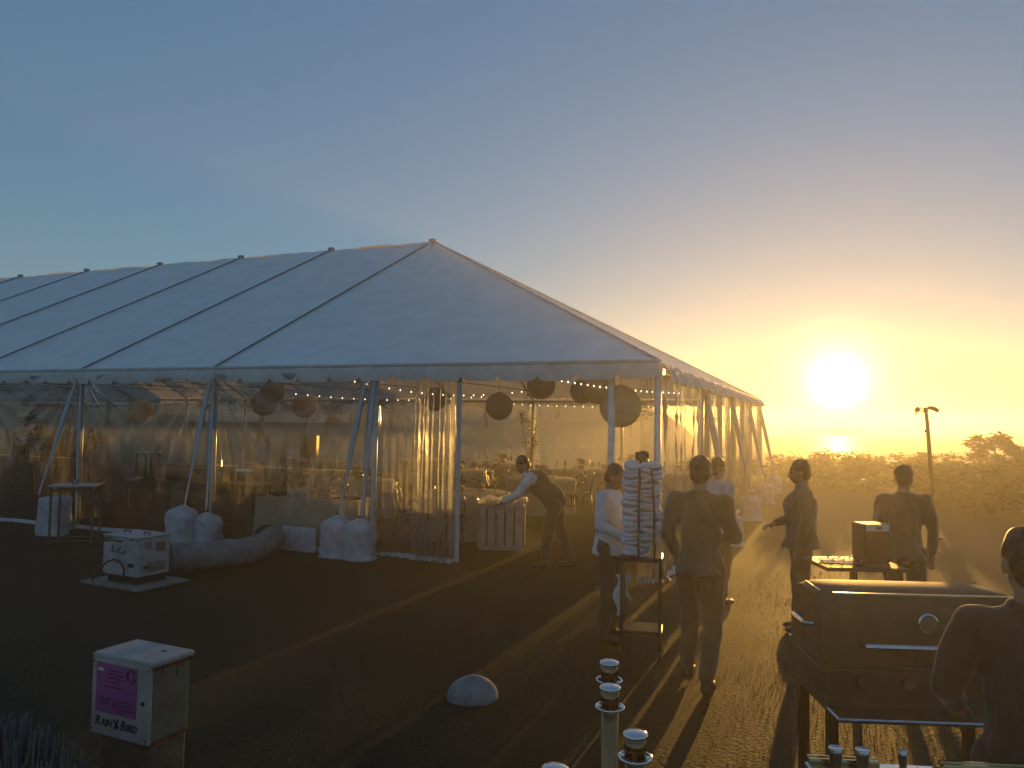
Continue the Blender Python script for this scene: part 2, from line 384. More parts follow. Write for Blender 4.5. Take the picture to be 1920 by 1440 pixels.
def wall(a, b, mat_, z0=.02, z1=EV-.08, nu=48, nv=22, folds=0, amp=0., pull=.03, seed=0, gather=None, name='clear_wall', hem=True, out=-1):
    r_ = random.Random(seed); ph = [r_.random()*6.28 for _ in range(6)]
    a, b = Vector(a), Vector(b); d = (b-a); Ln = d.length; d.normalize(); nr = Vector((d.y, -d.x))*1.0
    def fn(u, v):
        z = z0+(z1-z0)*v; x = u*Ln; off = 0
        if pull:
            for cx, sg in ((0, 1), (Ln, -1)):
                dx = abs(x-cx)+.02; dz = z1-z+.05; r0 = math.hypot(dx, dz); an = math.atan2(dz, dx)
                off += pull*math.sin(an*26+ph[0]+sg)*math.exp(-r0/1.1)*min(1, r0*1.5)
            off += pull*.45*math.sin(x*4.1+ph[1]+.9*math.sin(z*1.7+ph[2]))+pull*.3*math.sin(x*9+ph[3]+z)*v
        if folds:
            k = u*folds*2*PI+ph[4]+.5*math.sin(z*1.3+ph[5])
            off += amp*(math.sin(k)+.35*math.sin(2.3*k+ph[2]))*(.55+.45*(1-v))
        xx = x
        if gather: xx = gather(u, v)*Ln
        p = a+d*xx+nr*off*out*-1
        return (p.x, p.y, z)
    m_ = MB().grid(fn, nu, nv); o = m_.build(name, mat_, tent, True)
    if hem:
        def fh(u, v):
            x, y, z = fn(u, 0); return (x+nr.x*(.006+.05*(1-v)), y+nr.y*(.006+.05*(1-v)), z-.012+.055*v)
        MB().grid(fh, nu, 2).build('hem', M_hem, o, True)
    if pull > .05 and nu >= 60:          # milky ribbons paint the pale highlight of each pull crease from the leg tops
        cz = MB(); Hh = z1-z0
        for side in (0, 1):
            for q in range(13):
                an = R(18+q*5.6+r_.uniform(-2, 2)); l0, l1 = r_.uniform(.06, .25), r_.uniform(.45, 1.5); wd = r_.uniform(.004, .010); nseg = 10; vs_, fs_ = [], []
                for i in range(nseg+1):
                    rr = l0+(l1-l0)*i/nseg; uu = rr*math.cos(an)/Ln; uu = 1-uu if side else uu; ww = 1-rr*math.sin(an)/Hh
                    if ww < .02 or not 0 <= uu <= 1: break
                    x, y, z = fn(uu, ww); h_ = wd*math.sin(PI*min(1, (i+.4)/nseg))
                    ox, oy = nr.x*.012, nr.y*.012; px, pz = h_*math.sin(an)*(1 if side else -1), h_*math.cos(an)
                    vs_ += [(x+d.x*px+ox*.4, y+d.y*px+oy*.4, z-pz), (x+ox, y+oy, z), (x-d.x*px+ox*.4, y-d.y*px+oy*.4, z+pz)]
                k = len(vs_)//3
                for i in range(k-1): fs_ += [(3*i, 3*i+1, 3*i+4, 3*i+3), (3*i+1, 3*i+2, 3*i+5, 3*i+4)]
                if k > 2: cz.add(vs_, fs_)
        if cz.v: tag(cz.build('crease_highlights', M_crease_highlight, o, True), kind='stuff')
    sd = MB()
    for zz in (.45, .78):
        def fs(u, v, zz=zz):
            x, y, z = fn(u, zz); return (x+nr.x*.004, y+nr.y*.004, z+.012*(v-.5))
        sd.grid(fs, nu, 1)
    sd.build('weld_seam', M_seamclear, o, True)
    return o
M_seamclear = vinyl('welded_vinyl_seam', milk=.22, bump=.1); M_crease_highlight = vinyl('crease_highlight_vinyl', milk=.28, bump=.3)
for k in range(NB):
    s0, s1 = -(k+1)*BAY+.06, -k*BAY-.06
    wall((s0, -.02), (s1, -.02), M_clear, pull=.06, seed=k, nu=90 if k < 3 else 24, nv=30)
    wall((s0, 2*W+.02), (s1, 2*W+.02), M_clear, pull=.02, seed=k+50, nu=24, nv=12, out=1)
wall((.06, -.02), (BAY-.08, -.02), M_clear, pull=.06, seed=31, nu=100, nv=30)
wall((.06, 2*W+.02), (BAY-.06, 2*W+.02), M_clear, pull=.02, seed=71, nu=24, nv=12, out=1)
wall((BAY+.06, 2*W+.02), (W-.1, 2*W+.02), M_clear, pull=.02, seed=72, nu=30, nv=12, out=1)
# the drawn-back door curtain
def gath(u, v):
    w = u+.035*math.sin(9*u+1.3)+.018*math.sin(23*u+2*v); w = w*(.97-.06*math.sin(v*PI*.9)*u)
    return min(1, max(0, w))
wall((BAY+.10, .09), (3.78, .09), M_bunch, folds=4, amp=.035, pull=.03, seed=5, nu=90, nv=20, z1=EV-.16)
wall((3.70, .06), (4.44, .06), M_bunch, folds=8.5, amp=.07, pull=.02, seed=15, nu=150, nv=22, gather=gath, z1=EV-.16)
wall((4.40, .02), (4.47, .03), M_hem, folds=1, amp=.01, pull=0, seed=6, nu=4, nv=8, name='curtain_edge', hem=False, z1=EV-.16)
# curtain tied up at the corner leg and along the end wall
wall((W-.36, .0), (W-.02, .0), M_bunch, folds=5, amp=.05, pull=.0, seed=8, nu=60, nv=16, gather=lambda u, v: .3+u*(.45+.25*(1-v)))
ET = [.1]+ENDT+[2*W-.1]
for i in range(4):
    wall((W+.02, ET[i]+.06), (W+.02, ET[i+1]-.06), M_clear if i else M_bunch, pull=.05, seed=90+i, nu=60, folds=7 if i == 0 else 0, amp=.03 if i == 0 else 0, out=1)
for i, t_ in enumerate(ENDT+[2*W-.4, 5.2, 9.1]):
    wall((W+.05, t_-.22), (W+.05, t_+.22), M_bunch, folds=4, amp=.05, pull=0, seed=110+i, nu=40, nv=12, out=1, name='gathered_curtain')
for i, s_ in enumerate((-2*BAY, -BAY, 0, BAY)):
    wall((s_-.28, 2*W-.08), (s_+.28, 2*W-.08), M_bunch, folds=5, amp=.04, pull=0, seed=130+i, nu=44, nv=12, out=1, name='gathered_curtain', gather=lambda u, v: .5+(u-.5)*(.5+.5*(1-v)))
def ribbon(a, b, w0=.03, w1=.05, n=12, tw=.5, bow=0):
    a, b = Vector(a), Vector(b); m_ = MB(); v = []; f = []
    for i in range(n+1):
        u = i/n; p = a.lerp(b, u); w = w0+(w1-w0)*math.sin(PI*min(1, u*1.25))
        q = tw*math.sin(u*5); d = Vector((math.cos(q), math.sin(q), 0)); nn = Vector((-d.y, d.x, 0))
        p = p+Vector((0, -bow*math.sin(PI*u), 0))
        for c in (d*w+nn*.006, nn*.018, -d*w+nn*.006, -nn*.012): v.append(p+c)
    for i in range(n):
        for k in range(4): f.append((i*4+k, i*4+(k+1) % 4, (i+1)*4+(k+1) % 4, (i+1)*4+k))
    return m_.add(v, f)
# ratchet straps in white sleeves down to the ballast
STR = [((-.02, -.05, EV-.12), (.03, -.55, .62)), ((.04, -.03, EV-.12), (.20, -.28, .52)),
       ((BAY-.1, -.06, EV-.12), (2.70, -.30, .60)), ((BAY+.04, -.05, EV-.12), (3.08, -.30, .58)), ((BAY-.02, -.03, EV-.12), (2.92, .0, .5)),
       ((-BAY-.04, -.05, EV-.12), (-BAY-.1, -.62, .62)), ((-BAY+.05, -.03, EV-.12), (-BAY+.08, -.05, .1))]
for a, b in STR: ribbon(a, b, .022, .045).build('strap_sleeve', M_sleeve, tent, True)
for t_ in (3.63, 7.265, 10.9, 14.3):
    ribbon((W, t_, EV-.12), (W+.42, t_-.05, .58), .03, .06).build('strap_sleeve', M_sleeve, tent, True)

# white ballast bags at the feet
def bag(label, s_, t_, w, h, d, rnd, seed, box=False):
    r_ = random.Random(seed); p = TW(s_, t_); ph = [r_.random()*6 for _ in range(5)]
    b = MB(); n = 48
    if box: zz = [(0, 1.02), (.02, 1.05), (.12, 1), (.5, .94), (.85, .89), (.96, .86), (1.0, .7), (1.0, .2)]
    else: zz = [(0, 1.0), (.03, 1.12), (.06, 1.0), (.15, .98), (.25, 1.0), (.35, .97), (.45, 1.01), (.55, .98), (.65, 1.0), (.74, .97), (.81, .90), (.86, .78), (.91, .58), (.95, .36), (1.0, .15), (1.03, .09)]
    v = []; f = []
    for z, q in zz:
        for k in range(n):
            a = 2*PI*k/n; e = 3.6 if box else rnd
            c, s2 = math.cos(a), math.sin(a); rr = (abs(c)**e+abs(s2)**e)**(-1/e)
            wr = 1+.045*math.sin(9*a+ph[0]+z*5)*(1 if z > .55 else .4)+.035*math.sin(3*a+ph[1]-z*8)+.028*math.sin(z*19+ph[2]+2*a)+.02*math.sin(z*37+4*a+ph[3])
            v.append((c*rr*q*w/2*wr, s2*rr*q*d/2*wr, z*h))
    for i in range(len(zz)-1):
        for k in range(n): f.append((i*n+k, i*n+(k+1) % n, (i+1)*n+(k+1) % n, (i+1)*n+k))
    f.append(tuple(range(n-1, -1, -1))); f.append(tuple((len(zz)-1)*n+k for k in range(n)))
    b.add(v, f)
    t = thing('ballast_bag', label, 'ballast bag', p, -TH*.6, 'white ballast bags at the tent legs')
    b.build('cover', M_bag, t, True)
    sk = MB(); sk.tube([(1.04*w/2*math.cos(a)*(1.0), 1.04*d/2*math.sin(a), .02+.008*math.sin(5*a)) for a in [2*PI*k/24 for k in range(24)]], .016, 6, closed=True)
    sk.build('bottom_hem', M_bag, t, True)
    if not box: MB().tube([(0, 0, h*.97), (0, 0, h*1.05)], .03, 8).build('tie', M_black, t)
    return t
bag('boxy white ballast cover at the far left leg behind the metal table', -2.60, -.75, .48, .62, .34, 4, 1, True)
bag('second boxy white ballast cover close against the far left leg', -2.98, -.35, .40, .58, .30, 4, 2, True)
bag('taller white ballast bag of the pair behind the heater', .03, -.58, .47, .62, .40, 3, 3)
bag('shorter slumped white ballast bag touching the clear wall, right of its taller twin', .30, -.36, .46, .50, .42, 2.6, 4)
bag('smooth white ballast bag by the doorway, left one of the pair', 2.68, -.30, .44, .60, .40, 3.2, 5)
bag('creased white ballast bag by the doorway, nearest the gathered curtain', 3.08, -.32, .46, .58, .42, 2.6, 6)

for i, (t_, w_) in enumerate(((3.63, 'first'), (7.265, 'second'), (10.9, 'third'), (14.3, 'last'))): bag('white ballast bag along the hazy end wall, %s from the tent corner' % w_, W+.42, t_-.05, .44, .56, .40, 3, 20+i)

# ------------------------------------------------------------------ heater, duct
def text_mesh(s, size, mt, ext=.001, shear=0, bold=0, sc_x=1):
    c = bpy.data.curves.new('lettering', 'FONT'); c.body = s; c.size = size; c.extrude = ext; c.shear = shear; c.offset = bold; c.align_x = 'LEFT'
    o = bpy.data.objects.new('lettering_tmp', c); COL.objects.link(o); bpy.context.view_layer.update()
    me_ = bpy.data.meshes.new_from_object(o.evaluated_get(bpy.context.evaluated_depsgraph_get()))
    bpy.data.objects.remove(o); me_.materials.clear(); me_.materials.append(mt)
    if sc_x != 1: me_.transform(Matrix.Diagonal((sc_x, 1, 1, 1)))
    return me_
def put(me_, name, parent, M):
    me_.transform(M); o = obj(name, me_, parent); KIDS.setdefault(parent.name, []).append(o); return o
M_heater = mat('heater_enamel', (.40, .41, .44), .5, var=.12, scale=8, dirt=(.28, .27, .25))
M_ink = mat('black_print', (.02, .02, .025), .6); M_pad = mat('plywood_pad', (.24, .23, .20), .85, var=.3, scale=12)
HR = R(-27)
ht = thing('tent_heater', 'white boxy tent heater on a pale board with a black cable', 'heater', (-4.46, 9.30, 0), HR)
hw, hd, hh_ = .62, .44, .44
MB().box((0, 0, .012), (1.0, .72, .024)).build('base_board', M_pad, ht)
MB().box((.02, 0, .07), (.52, .38, .09)).build('skid', M_blackmetal, ht)
MB().bevbox((0, 0, .11+hh_/2), (hw, hd, hh_), .012).build('cabinet', M_heater, ht)
MB().bevbox((0, 0, .11+hh_+.012), (hw+.02, hd+.02, .022), .008).build('lid', M_heater, ht)
for x in (-.15, .2): MB().tube([(x-.06, -.02, .57), (x-.05, -.02, .60), (x+.05, -.02, .60), (x+.06, -.02, .57)], .008).build('lift_handle', M_blackmetal, ht)
MB().box((hw/2+.004, .0, .36), (.01, .36, .30)).build('side_panel', M_heater, ht)
MB().box((-hw/2-.02, -.05, .30), (.05, .22, .22)).build('intake_hood', M_heater, ht)
fx = -hd/2-.003
for i, (x, z, w, h) in enumerate(((-.25, .52, .085, .02), (-.25, .495, .085, .018))): MB().box((x, fx, z), (w, .004, h)).build('logo_block', M_ink, ht)
put(text_mesh('Premier', .07, M_ink), 'lettering', ht, Matrix.Translation((-.19, fx, .49)) @ Matrix.Rotation(PI/2, 4, 'X'))
for x in (-.07, .06):
    MB().tube([(x-.045, fx-.005, .46), (x-.045, fx-.02, .38), (x+.04, fx-.02, .385), (x+.04, fx-.005, .42)], .006).build('bracket', M_blackmetal, ht)
for (y, z, w, h) in ((-.09, .47, .10, .09), (.08, .44, .13, .11)): MB().box((hw/2+.011, y, z), (.003, w, h)).build('label_plate', M_pad if w < .12 else M_steel, ht)
MB().box((hw/2+.011, -.10, .22), (.003, .10, .035)).build('logo_block', M_ink, ht)
MB().box((.22, fx-.015, .25), (.07, .03, .04)).build('gas_valve', M_black, ht)
for k in range(6): MB().box((hw/2+.012, .02, .17+k*.02), (.008, .26, .006), M=Matrix.Rotation(.5, 3, 'Y')).build('louver', M_steel, ht)
for x in (-.29, .29):
    for z in (.14, .34, .53): MB().lathe([(.007, 0), (.007, .004)], 8, (x, fx, z), Matrix.Rotation(PI/2, 3, 'X')).build('screw', M_blackmetal, ht)
for x in (-.2, .2): MB().bevbox((x, fx-.006, .545), (.05, .014, .03), .004).build('latch', M_steel, ht)
cp = [(-.34, fx-.10, .03), (-.24, fx-.09, .15), (-.12, fx-.08, .27), (.0, fx-.07, .31), (.10, fx-.06, .28), (.14, fx-.04, .20), (.13, fx-.04, .10), (.10, fx-.03, .03)]
MB().tube(cp, .012, 7).build('cable', M_black, ht, True)
# flexible duct
M_duct = mat('duct_fabric', (.20, .20, .20), .75, var=.3, scale=8, bump=.4, bscale=30)
dct = thing('air_duct', 'grey ribbed air duct from the heater to the tent wall', 'duct', (0, 0, 0))
pa, pb = Vector((-4.25, 9.62, .24)), Vector((-3.62, 11.55, .20)); nd = 90; rr = [.172+.010*(i % 2)+.006*math.sin(i*.7) for i in range(nd+1)]
pth = []
for i in range(nd+1):
    u = i/nd; p = pa.lerp(pb, u); p += Vector((.33*math.sin(PI*u*.9), -.05*math.sin(PI*u), -.06*math.sin(PI*u))); pth.append(p)
MB().tube(pth, rr, 18).build('hose', M_duct, dct, True)
MB().lathe([(.19, -.02), (.20, 0), (.20, .05), (.185, .06)], 20, pb, Vector((.2, 1, 0)).to_track_quat('Z', 'Y').to_matrix()).build('collar', M_blackmetal, dct)
fl = thing('duct_panel', 'pale plain board at the wall foot where the duct ends', 'panel', TW(1.95, -.22), -TH-.02)
MB().bevbox((0, 0, .19), (.62, .03, .36), .01).build('board', M_bag, fl); MB().box((0, .05, .03), (.6, .1, .05)).build('foot', M_bag, fl)

# ------------------------------------------------------------------ tables, chairs and things inside the tent
def chair_proto():
    t = thing('bentwood_chair', 'x', 'chair', (0, 0, 0), 0, 'dark bentwood chairs round the tables')
    MB().lathe([(.0, .445), (.19, .445), (.20, .455), (.20, .468), (.17, .472), (.0, .466)], 16, cap=False).build('seat', M_wood_dark, t, True)
    for sx in (-1, 1):
        MB().tube([(sx*.13, .14, .45), (sx*.17, .19, 0)], [.016, .011], 6).build('leg', M_wood_dark, t, True)
        MB().tube([(sx*.15, -.14, .46), (sx*.17, -.20, .2), (sx*.18, -.23, 0)], [.016, .014, .011], 6).build('leg', M_wood_dark, t, True)
    hoop = [(sx_, y, z) for sx_, y, z in ((-.16, -.14, .46), (-.185, -.17, .62), (-.18, -.20, .76), (-.13, -.215, .86), (0, -.22, .895), (.13, -.215, .86), (.18, -.20, .76), (.185, -.17, .62), (.16, -.14, .46))]
    MB().tube(hoop, .013, 6).build('back_hoop', M_wood_dark, t, True)
    ih = [(-.09, -.15, .46), (-.11, -.175, .60), (-.09, -.195, .72), (0, -.205, .77), (.09, -.195, .72), (.11, -.175, .60), (.09, -.15, .46)]
    MB().tube(ih, .010, 6).build('inner_hoop', M_wood_dark, t, True)
    MB().tube([(.15*math.cos(a), .15*math.sin(a), .24) for a in [2*PI*k/14 for k in range(14)]], .008, 5, closed=True).build('stretcher_ring', M_wood_dark, t, True)
    return t
chair0 = chair_proto(); CH = [chair0, False]
def place_chair(p, rz, label):
    c = chair0 if not CH[1] else copy_tree(chair0); CH[1] = True
    c.location = p; c.rotation_euler = (0, 0, rz); c['label'] = label
def linen_table(r_, h, seed, hem_z=.03):
    rr_ = random.Random(seed); ph = rr_.random()*6; n = 48; k = 11
    v = []; f = []
    prof = [(0, h), (r_*.6, h), (r_*.97, h), (r_, h-.01), (r_*1.005, h-.06), (r_*1.01, h-.3), (r_*1.03, hem_z+.1), (r_*1.035, hem_z)]
    for i, (q, z) in enumerate(prof):
        for j in range(n):
            a = 2*PI*j/n; w = max(0, (h-z)/h); fold = 1+.05*w*math.sin(k*a+ph)+.02*w*math.sin(2*k*a+1)
            v.append((q*fold*math.cos(a), q*fold*math.sin(a), z))
    for i in range(len(prof)-1):
        for j in range(n): f.append((i*n+j, i*n+(j+1) % n, (i+1)*n+(j+1) % n, (i+1)*n+j))
    return MB().add(v, f)
def round_table(s_, t_, r_, label, phrase, angs, seed, cloth=M_cloth):
    p = TW(s_, t_)
    t = thing('round_table', label, 'table', p, 0, 'round dining tables')
    MB().lathe([(r_*.97, .70), (r_*.98, .735)], 32).build('table_top', M_wood_dark, t)
    for a in range(4): MB().tube([(.12*math.cos(a*PI/2), .12*math.sin(a*PI/2), .70), (.42*math.cos(a*PI/2), .42*math.sin(a*PI/2), 0)], .018, 6).build('leg', M_blackmetal, t)
    linen_table(r_, .762, seed).build('tablecloth', cloth, t, True)
    for a, w in angs:
        d = r_+.16; q = R(a); pos = (p.x+d*math.cos(q), p.y+d*math.sin(q), 0)
        place_chair(pos, q+PI/2, 'dark bentwood chair at the %s side of the %s' % (w, phrase))
    return p
NEAR, FARS, LEFT, RIGHT = (-95, 'near'), (85, 'far'), (175, 'left'), (-5, 'right')
NL, NR, FL, FR_ = (-140, 'near left'), (-45, 'near right'), (130, 'far left'), (40, 'far right')
TABLES = [
 (3.40, 2.35, .80, 'pale clothed round table just inside the doorway, left of the bending waiter', 'doorway round table', [NEAR, NL, NR, LEFT, FL, FARS]),
 (3.35, 6.2, .80, 'pale clothed round table right behind the bending waiter', 'round table behind the waiter', [NL, NR, LEFT, RIGHT, FARS]),
 (.75, 7.7, .78, 'pale clothed round table half hidden by the gathered door curtain', 'round table behind the door curtain', [NEAR, NR, RIGHT, FR_]),
 (.2, 11.2, .80, 'pale clothed round table below the single hanging lantern', 'round table below the single lantern', [NEAR, NL, RIGHT, FARS, LEFT]),
 (3.1, 9.7, .80, 'pale clothed round table beside the thin leafy tree', 'round table beside the indoor tree', [NEAR, NL, RIGHT, NR]),
 (3.6, 13.0, .75, 'pale clothed round table against the far clear wall at right', 'round table by the far right wall', [LEFT, NEAR, RIGHT]),
 (.35, 3.6, .80, 'pale clothed round table seen behind the strapped bags', 'round table behind the bags', [NEAR, NL, LEFT, FARS]),
 (-1.6, 5.2, .80, 'pale clothed round table left of the one behind the strapped bags', 'table left of bags', [NEAR, NR, LEFT]),
 (-4.4, 8.9, .80, 'small looking distant round table beside the black loudspeaker', 'round table by the loudspeaker', [NEAR, LEFT]),
 (-2.6, 11.6, .78, 'distant round table near the far wall left of the lantern', 'round table by the far left wall', [NEAR, RIGHT]),
 (5.9, 9.8, .80, 'pale clothed round table hidden behind the worker in white', 'table behind the worker in white', [NL, NR, RIGHT]),
]
M_linen_b = M_cloth
TP = []
for i, (s_, t_, r_, lb, ph, an) in enumerate(TABLES): TP.append((round_table(s_, t_, r_, lb, ph, an, i), ph, r_))
# settings on the tables
def candle(p, h, label):
    t = thing('candlestick', label, 'candle', p, 0, 'taper candles on the dining tables')
    MB().lathe([(.045, 0), (.045, .008), (.012, .02), (.010, .10), (.018, .11), (.018, .125)], 12).build('holder', M_brass, t, True)
    MB().tube([(0, 0, .12), (0, 0, .12+h)], [.011, .009], 8).build('taper', M_candle, t, True)
    MB().tube([(0, 0, .12+h), (0, 0, .132+h)], .0015, 4).build('wick', M_black, t)
def leaves(b, c, rad, n, size, rg, flat=.0):
    c = Vector(c)
    for _ in range(n):
        while True:
            d = Vector((rg.uniform(-1, 1), rg.uniform(-1, 1), rg.uniform(-1, 1)))
            if d.length < 1: break
        d = d*(.35+.65*rg.random())
        p = c+Vector((d.x*rad[0], d.y*rad[1], d.z*rad[2])); s_ = size*(.6+.8*rg.random())
        M = Matrix.Rotation(rg.random()*6.28, 3, 'Z') @ Matrix.Rotation(rg.uniform(-1.2, 1.2), 3, 'X')
        b.add([p+M@Vector(q) for q in ((-s_*.5, 0, 0), (0, -s_*.28, s_*.08), (s_*.55, 0, 0), (0, s_*.28, s_*.08))], [(0, 1, 2, 3)])
def bouquet(p, r_, label, seed):
    rg = random.Random(seed); t = thing('flower_arrangement', label, 'flowers', p, 0, 'low flower arrangements')
    MB().lathe([(.05, 0), (.07, .02), (.09, .08), (.085, .10)], 14).build('bowl', M_brass, t, True)
    b = MB(); leaves(b, (0, 0, .17), (r_, r_, .13), 170, .055, rg); b.build('foliage', M_leaf, t)
    for k in range(9):
        a = rg.random()*6.28; q = r_*.75*rg.random()**.5
        MB().ell((q*math.cos(a), q*math.sin(a), .20+.08*rg.random()), (.03, .03, .024), 8, 5, fn=lambda d: 1+.12*math.sin(9*d.x+7*d.y)).build('bloom', M_flower, t, True)
def tumbler_mesh():
    return MB().lathe([(.028, 0), (.034, .11), (.036, .115), (.033, .112), (.026, .01)], 12).mesh('tumbler', M_glass, True)
TUM = tumbler_mesh()
WINE = MB().lathe([(.034, 0), (.034, .004), (.006, .012), (.005, .09), (.03, .12), (.038, .16), (.030, .21), (.029, .21), (.036, .16), (.028, .122)], 12, cap=False).mesh('wine_glass', M_glass, True)
for i, (p, ph, r_) in enumerate(TP):
    rg = random.Random(100+i)
    if i not in (7, 8): bouquet((p.x+rg.uniform(-.12, .12), p.y+rg.uniform(-.1, .1), .763), .21 if i else .24, 'low bouquet of leaves and cream blooms on the '+ph, i)
    for k, w in enumerate(('left', 'right') if i != 1 else ('left', 'middle', 'right')):
        x = (-.36, .34)[k] if i != 1 else (-.34, .16, .36)[k]
        candle((p.x+x+rg.uniform(-.05, .05), p.y+rg.uniform(-.2, .1), .763), .26+.10*rg.random(), 'tall pale taper candle at %s on the %s' % (w, ph))
    for k in range(4 if i < 7 else 2):
        a = R((-120, -60, -10, 190)[k])+rg.uniform(-.2, .2); q = r_*.72
        tag(obj('wine_glass', WINE, None, (p.x+q*math.cos(a), p.y+q*math.sin(a), .763)), 'wine glass on the %s side of the %s' % (('near left', 'near right', 'right', 'left')[k], ph), 'glass', 'wine glasses on the '+ph)

# the buffet table in front with its cloth, inside the clear wall
def draped(loc, rz, L_, D_, h, name, label, seed):
    t = thing(name, label, 'table', loc, rz)
    rg = random.Random(seed); n = 80; ph = rg.random()*6; v = []; f = []
    def outline(u):
        P = 2*(L_+D_); d = u*P
        if d < L_: return (-L_/2+d, -D_/2, 0, -1)
        d -= L_
        if d < D_: return (L_/2, -D_/2+d, 1, 0)
        d -= D_
        if d < L_: return (L_/2-d, D_/2, 0, 1)
        d -= L_; return (-L_/2, D_/2-d, -1, 0)
    rows = [(0, h), (0, h-.015), (.015, h-.2), (.035, h*.4), (.05, .06), (.055, .03)]
    for o_, z in rows:
        for i in range(n):
            x, y, nx_, ny_ = outline(i/n); w = (h-z)/h; k = o_+.03*w*math.sin(i*1.7+ph)+.012*w*math.sin(i*.6)
            v.append((x+nx_*k, y+ny_*k, z+(.03*w*math.sin(i*.35+ph) if z < .1 else 0)))
    for i in range(len(rows)-1):
        for j in range(n): f.append((i*n+j, (i+1)*n+j, (i+1)*n+(j+1) % n, i*n+(j+1) % n))
    f.append(tuple(range(n)))
    MB().add(v, f).build('tablecloth', M_cloth, t, True)
    MB().box((0, 0, h-.03), (L_-.06, D_-.06, .03)).build('table_top', M_wood_dark, t)
    for sx in (-1, 1):
        for sy in (-1, 1): MB().tube([(sx*(L_/2-.1), sy*(D_/2-.1), h-.04), (sx*(L_/2-.1), sy*(D_/2-.1), 0)], .02, 6).build('leg', M_blackmetal, t)
    return t
BT = TW(1.62, .62); draped(BT, -TH+.10, 1.75, .72, .72, 'buffet_table', 'buffet table under a pale draped cloth behind the clear wall', 3)
def on_buffet(x, y): 
    m = Matrix.Rotation(-TH+.10, 3, 'Z') @ Vector((x, y, 0)); return (BT.x+m.x, BT.y+m.y, .722)
b = thing('steel_bucket', 'shiny steel ice bucket on the draped buffet table', 'bucket', on_buffet(.20, -.12))
MB().lathe([(.10, 0), (.115, .005), (.125, .16), (.13, .165), (.12, .16), (.108, .02)], 24, cap=False).build('pail', M_steel, b, True)
for s_ in (-1, 1): MB().tube([(s_*.125, -.03, .12), (s_*.155, -.03, .12), (s_*.155, .03, .12), (s_*.125, .03, .12)], .006).build('handle', M_steel, b)
MB().lathe([(.09, .010), (.112, .012)], 20).build('base_disc', M_steel, b)
bx = thing('white_carton', 'pale open carton of napkins on the draped buffet table', 'carton', on_buffet(-.20, -.05), -TH)
for c, d in (((0, -.14, .07), (.44, .006, .14)), ((0, .14, .07), (.44, .006, .14)), ((-.22, 0, .07), (.006, .27, .14)), ((.22, 0, .07), (.006, .27, .14)), ((0, 0, .006), (.43, .27, .01))): MB().box(c, d).build('side', M_bag, bx)
MB().ell((.05, 0, .10), (.16, .10, .06), 12, 7, fn=lambda d: 1+.12*math.sin(8*d.x)+.1*math.sin(9*d.y+2)).build('napkins', M_cloth, bx, True)
bw = thing('dark_basket', 'dark round basket at the left end of the draped buffet table', 'basket', on_buffet(-.62, -.08))
MB().lathe([(.10, 0), (.14, .05), (.15, .09), (.14, .088), (.10, .02)], 18, cap=False).build('bowl', M_wood_dark, bw, True); MB().lathe([(.0, .01), (.1, .012)], 18, cap=False).build('base', M_wood_dark, bw)
tr = thing('dark_tray', 'flat dark tray with white towels at the right end of the buffet table', 'tray', on_buffet(.58, -.08), -TH)
MB().bevbox((0, 0, .02), (.36, .26, .03), .008).build('tray', M_black, tr)
for k in range(2): MB().ell((-.07+.15*k, 0, .06), (.08, .10, .03), 12, 6, fn=lambda d: 1+.1*math.sin(7*d.x+5*d.y)).build('towel', M_bag, tr, True)
# service bar with glassware (left bay)
BR = TW(-1.75, 1.55); bar = thing('service_bar', 'long dark service bar table crowded with glassware', 'table', BR, -TH+.12)
MB().bevbox((0, 0, .74), (2.9, .7, .04), .008).build('table_top', M_wood_dark, bar)
MB().box((0, -.30, .66), (2.7, .03, .10)).build('apron', M_wood_dark, bar)
for sx in (-1.35, -.45, .45, 1.35):
    for sy in (-.28, .28): MB().box((sx, sy, .36), (.05, .05, .72)).build('leg', M_wood_dark, bar)
def on_bar(x, y, z=.762):
    m = Matrix.Rotation(-TH+.12, 3, 'Z') @ Vector((x, y, 0)); return (BR.x+m.x, BR.y+m.y, z)
for i in range(13):
    for j in range(3):
        q = on_bar(-.98+i*.075+.01*math.sin(i*5+j), -.22+j*.09)
        tag(obj('tumbler', TUM, None, q), 'clear tumbler in the glittering row on the service bar', 'glass', 'tumblers on the service bar')
def dispenser(p, label):
    t = thing('drink_dispenser', label, 'dispenser', p, 0, 'drink dispensers')
    MB().lathe([(.10, 0), (.11, .01), (.11, .04), (.09, .05)], 18).build('base', M_steel, t, True)
    MB().lathe([(.085, .05), (.105, .08), (.105, .46), (.09, .49)], 18, cap=False).build('jar', glassmat('dispenser_glass', (.85, .8, .7)), t, True)
    MB().lathe([(.095, .49), (.095, .52), (.03, .54), (.03, .57), (.012, .58)], 16).build('lid', M_steel, t, True)
    MB().tube([(0, -.10, .09), (0, -.15, .09), (0, -.15, .06)], .012).build('tap', M_steel, t)
dispenser(on_bar(-1.28, -.05), 'tall glass drink dispenser at the left end of the service bar')
dispenser(on_bar(-1.08, .10), 'second tall drink dispenser, right of the first on the service bar')
M_card = mat('cardboard', (.36, .27, .17), .85, var=.15)
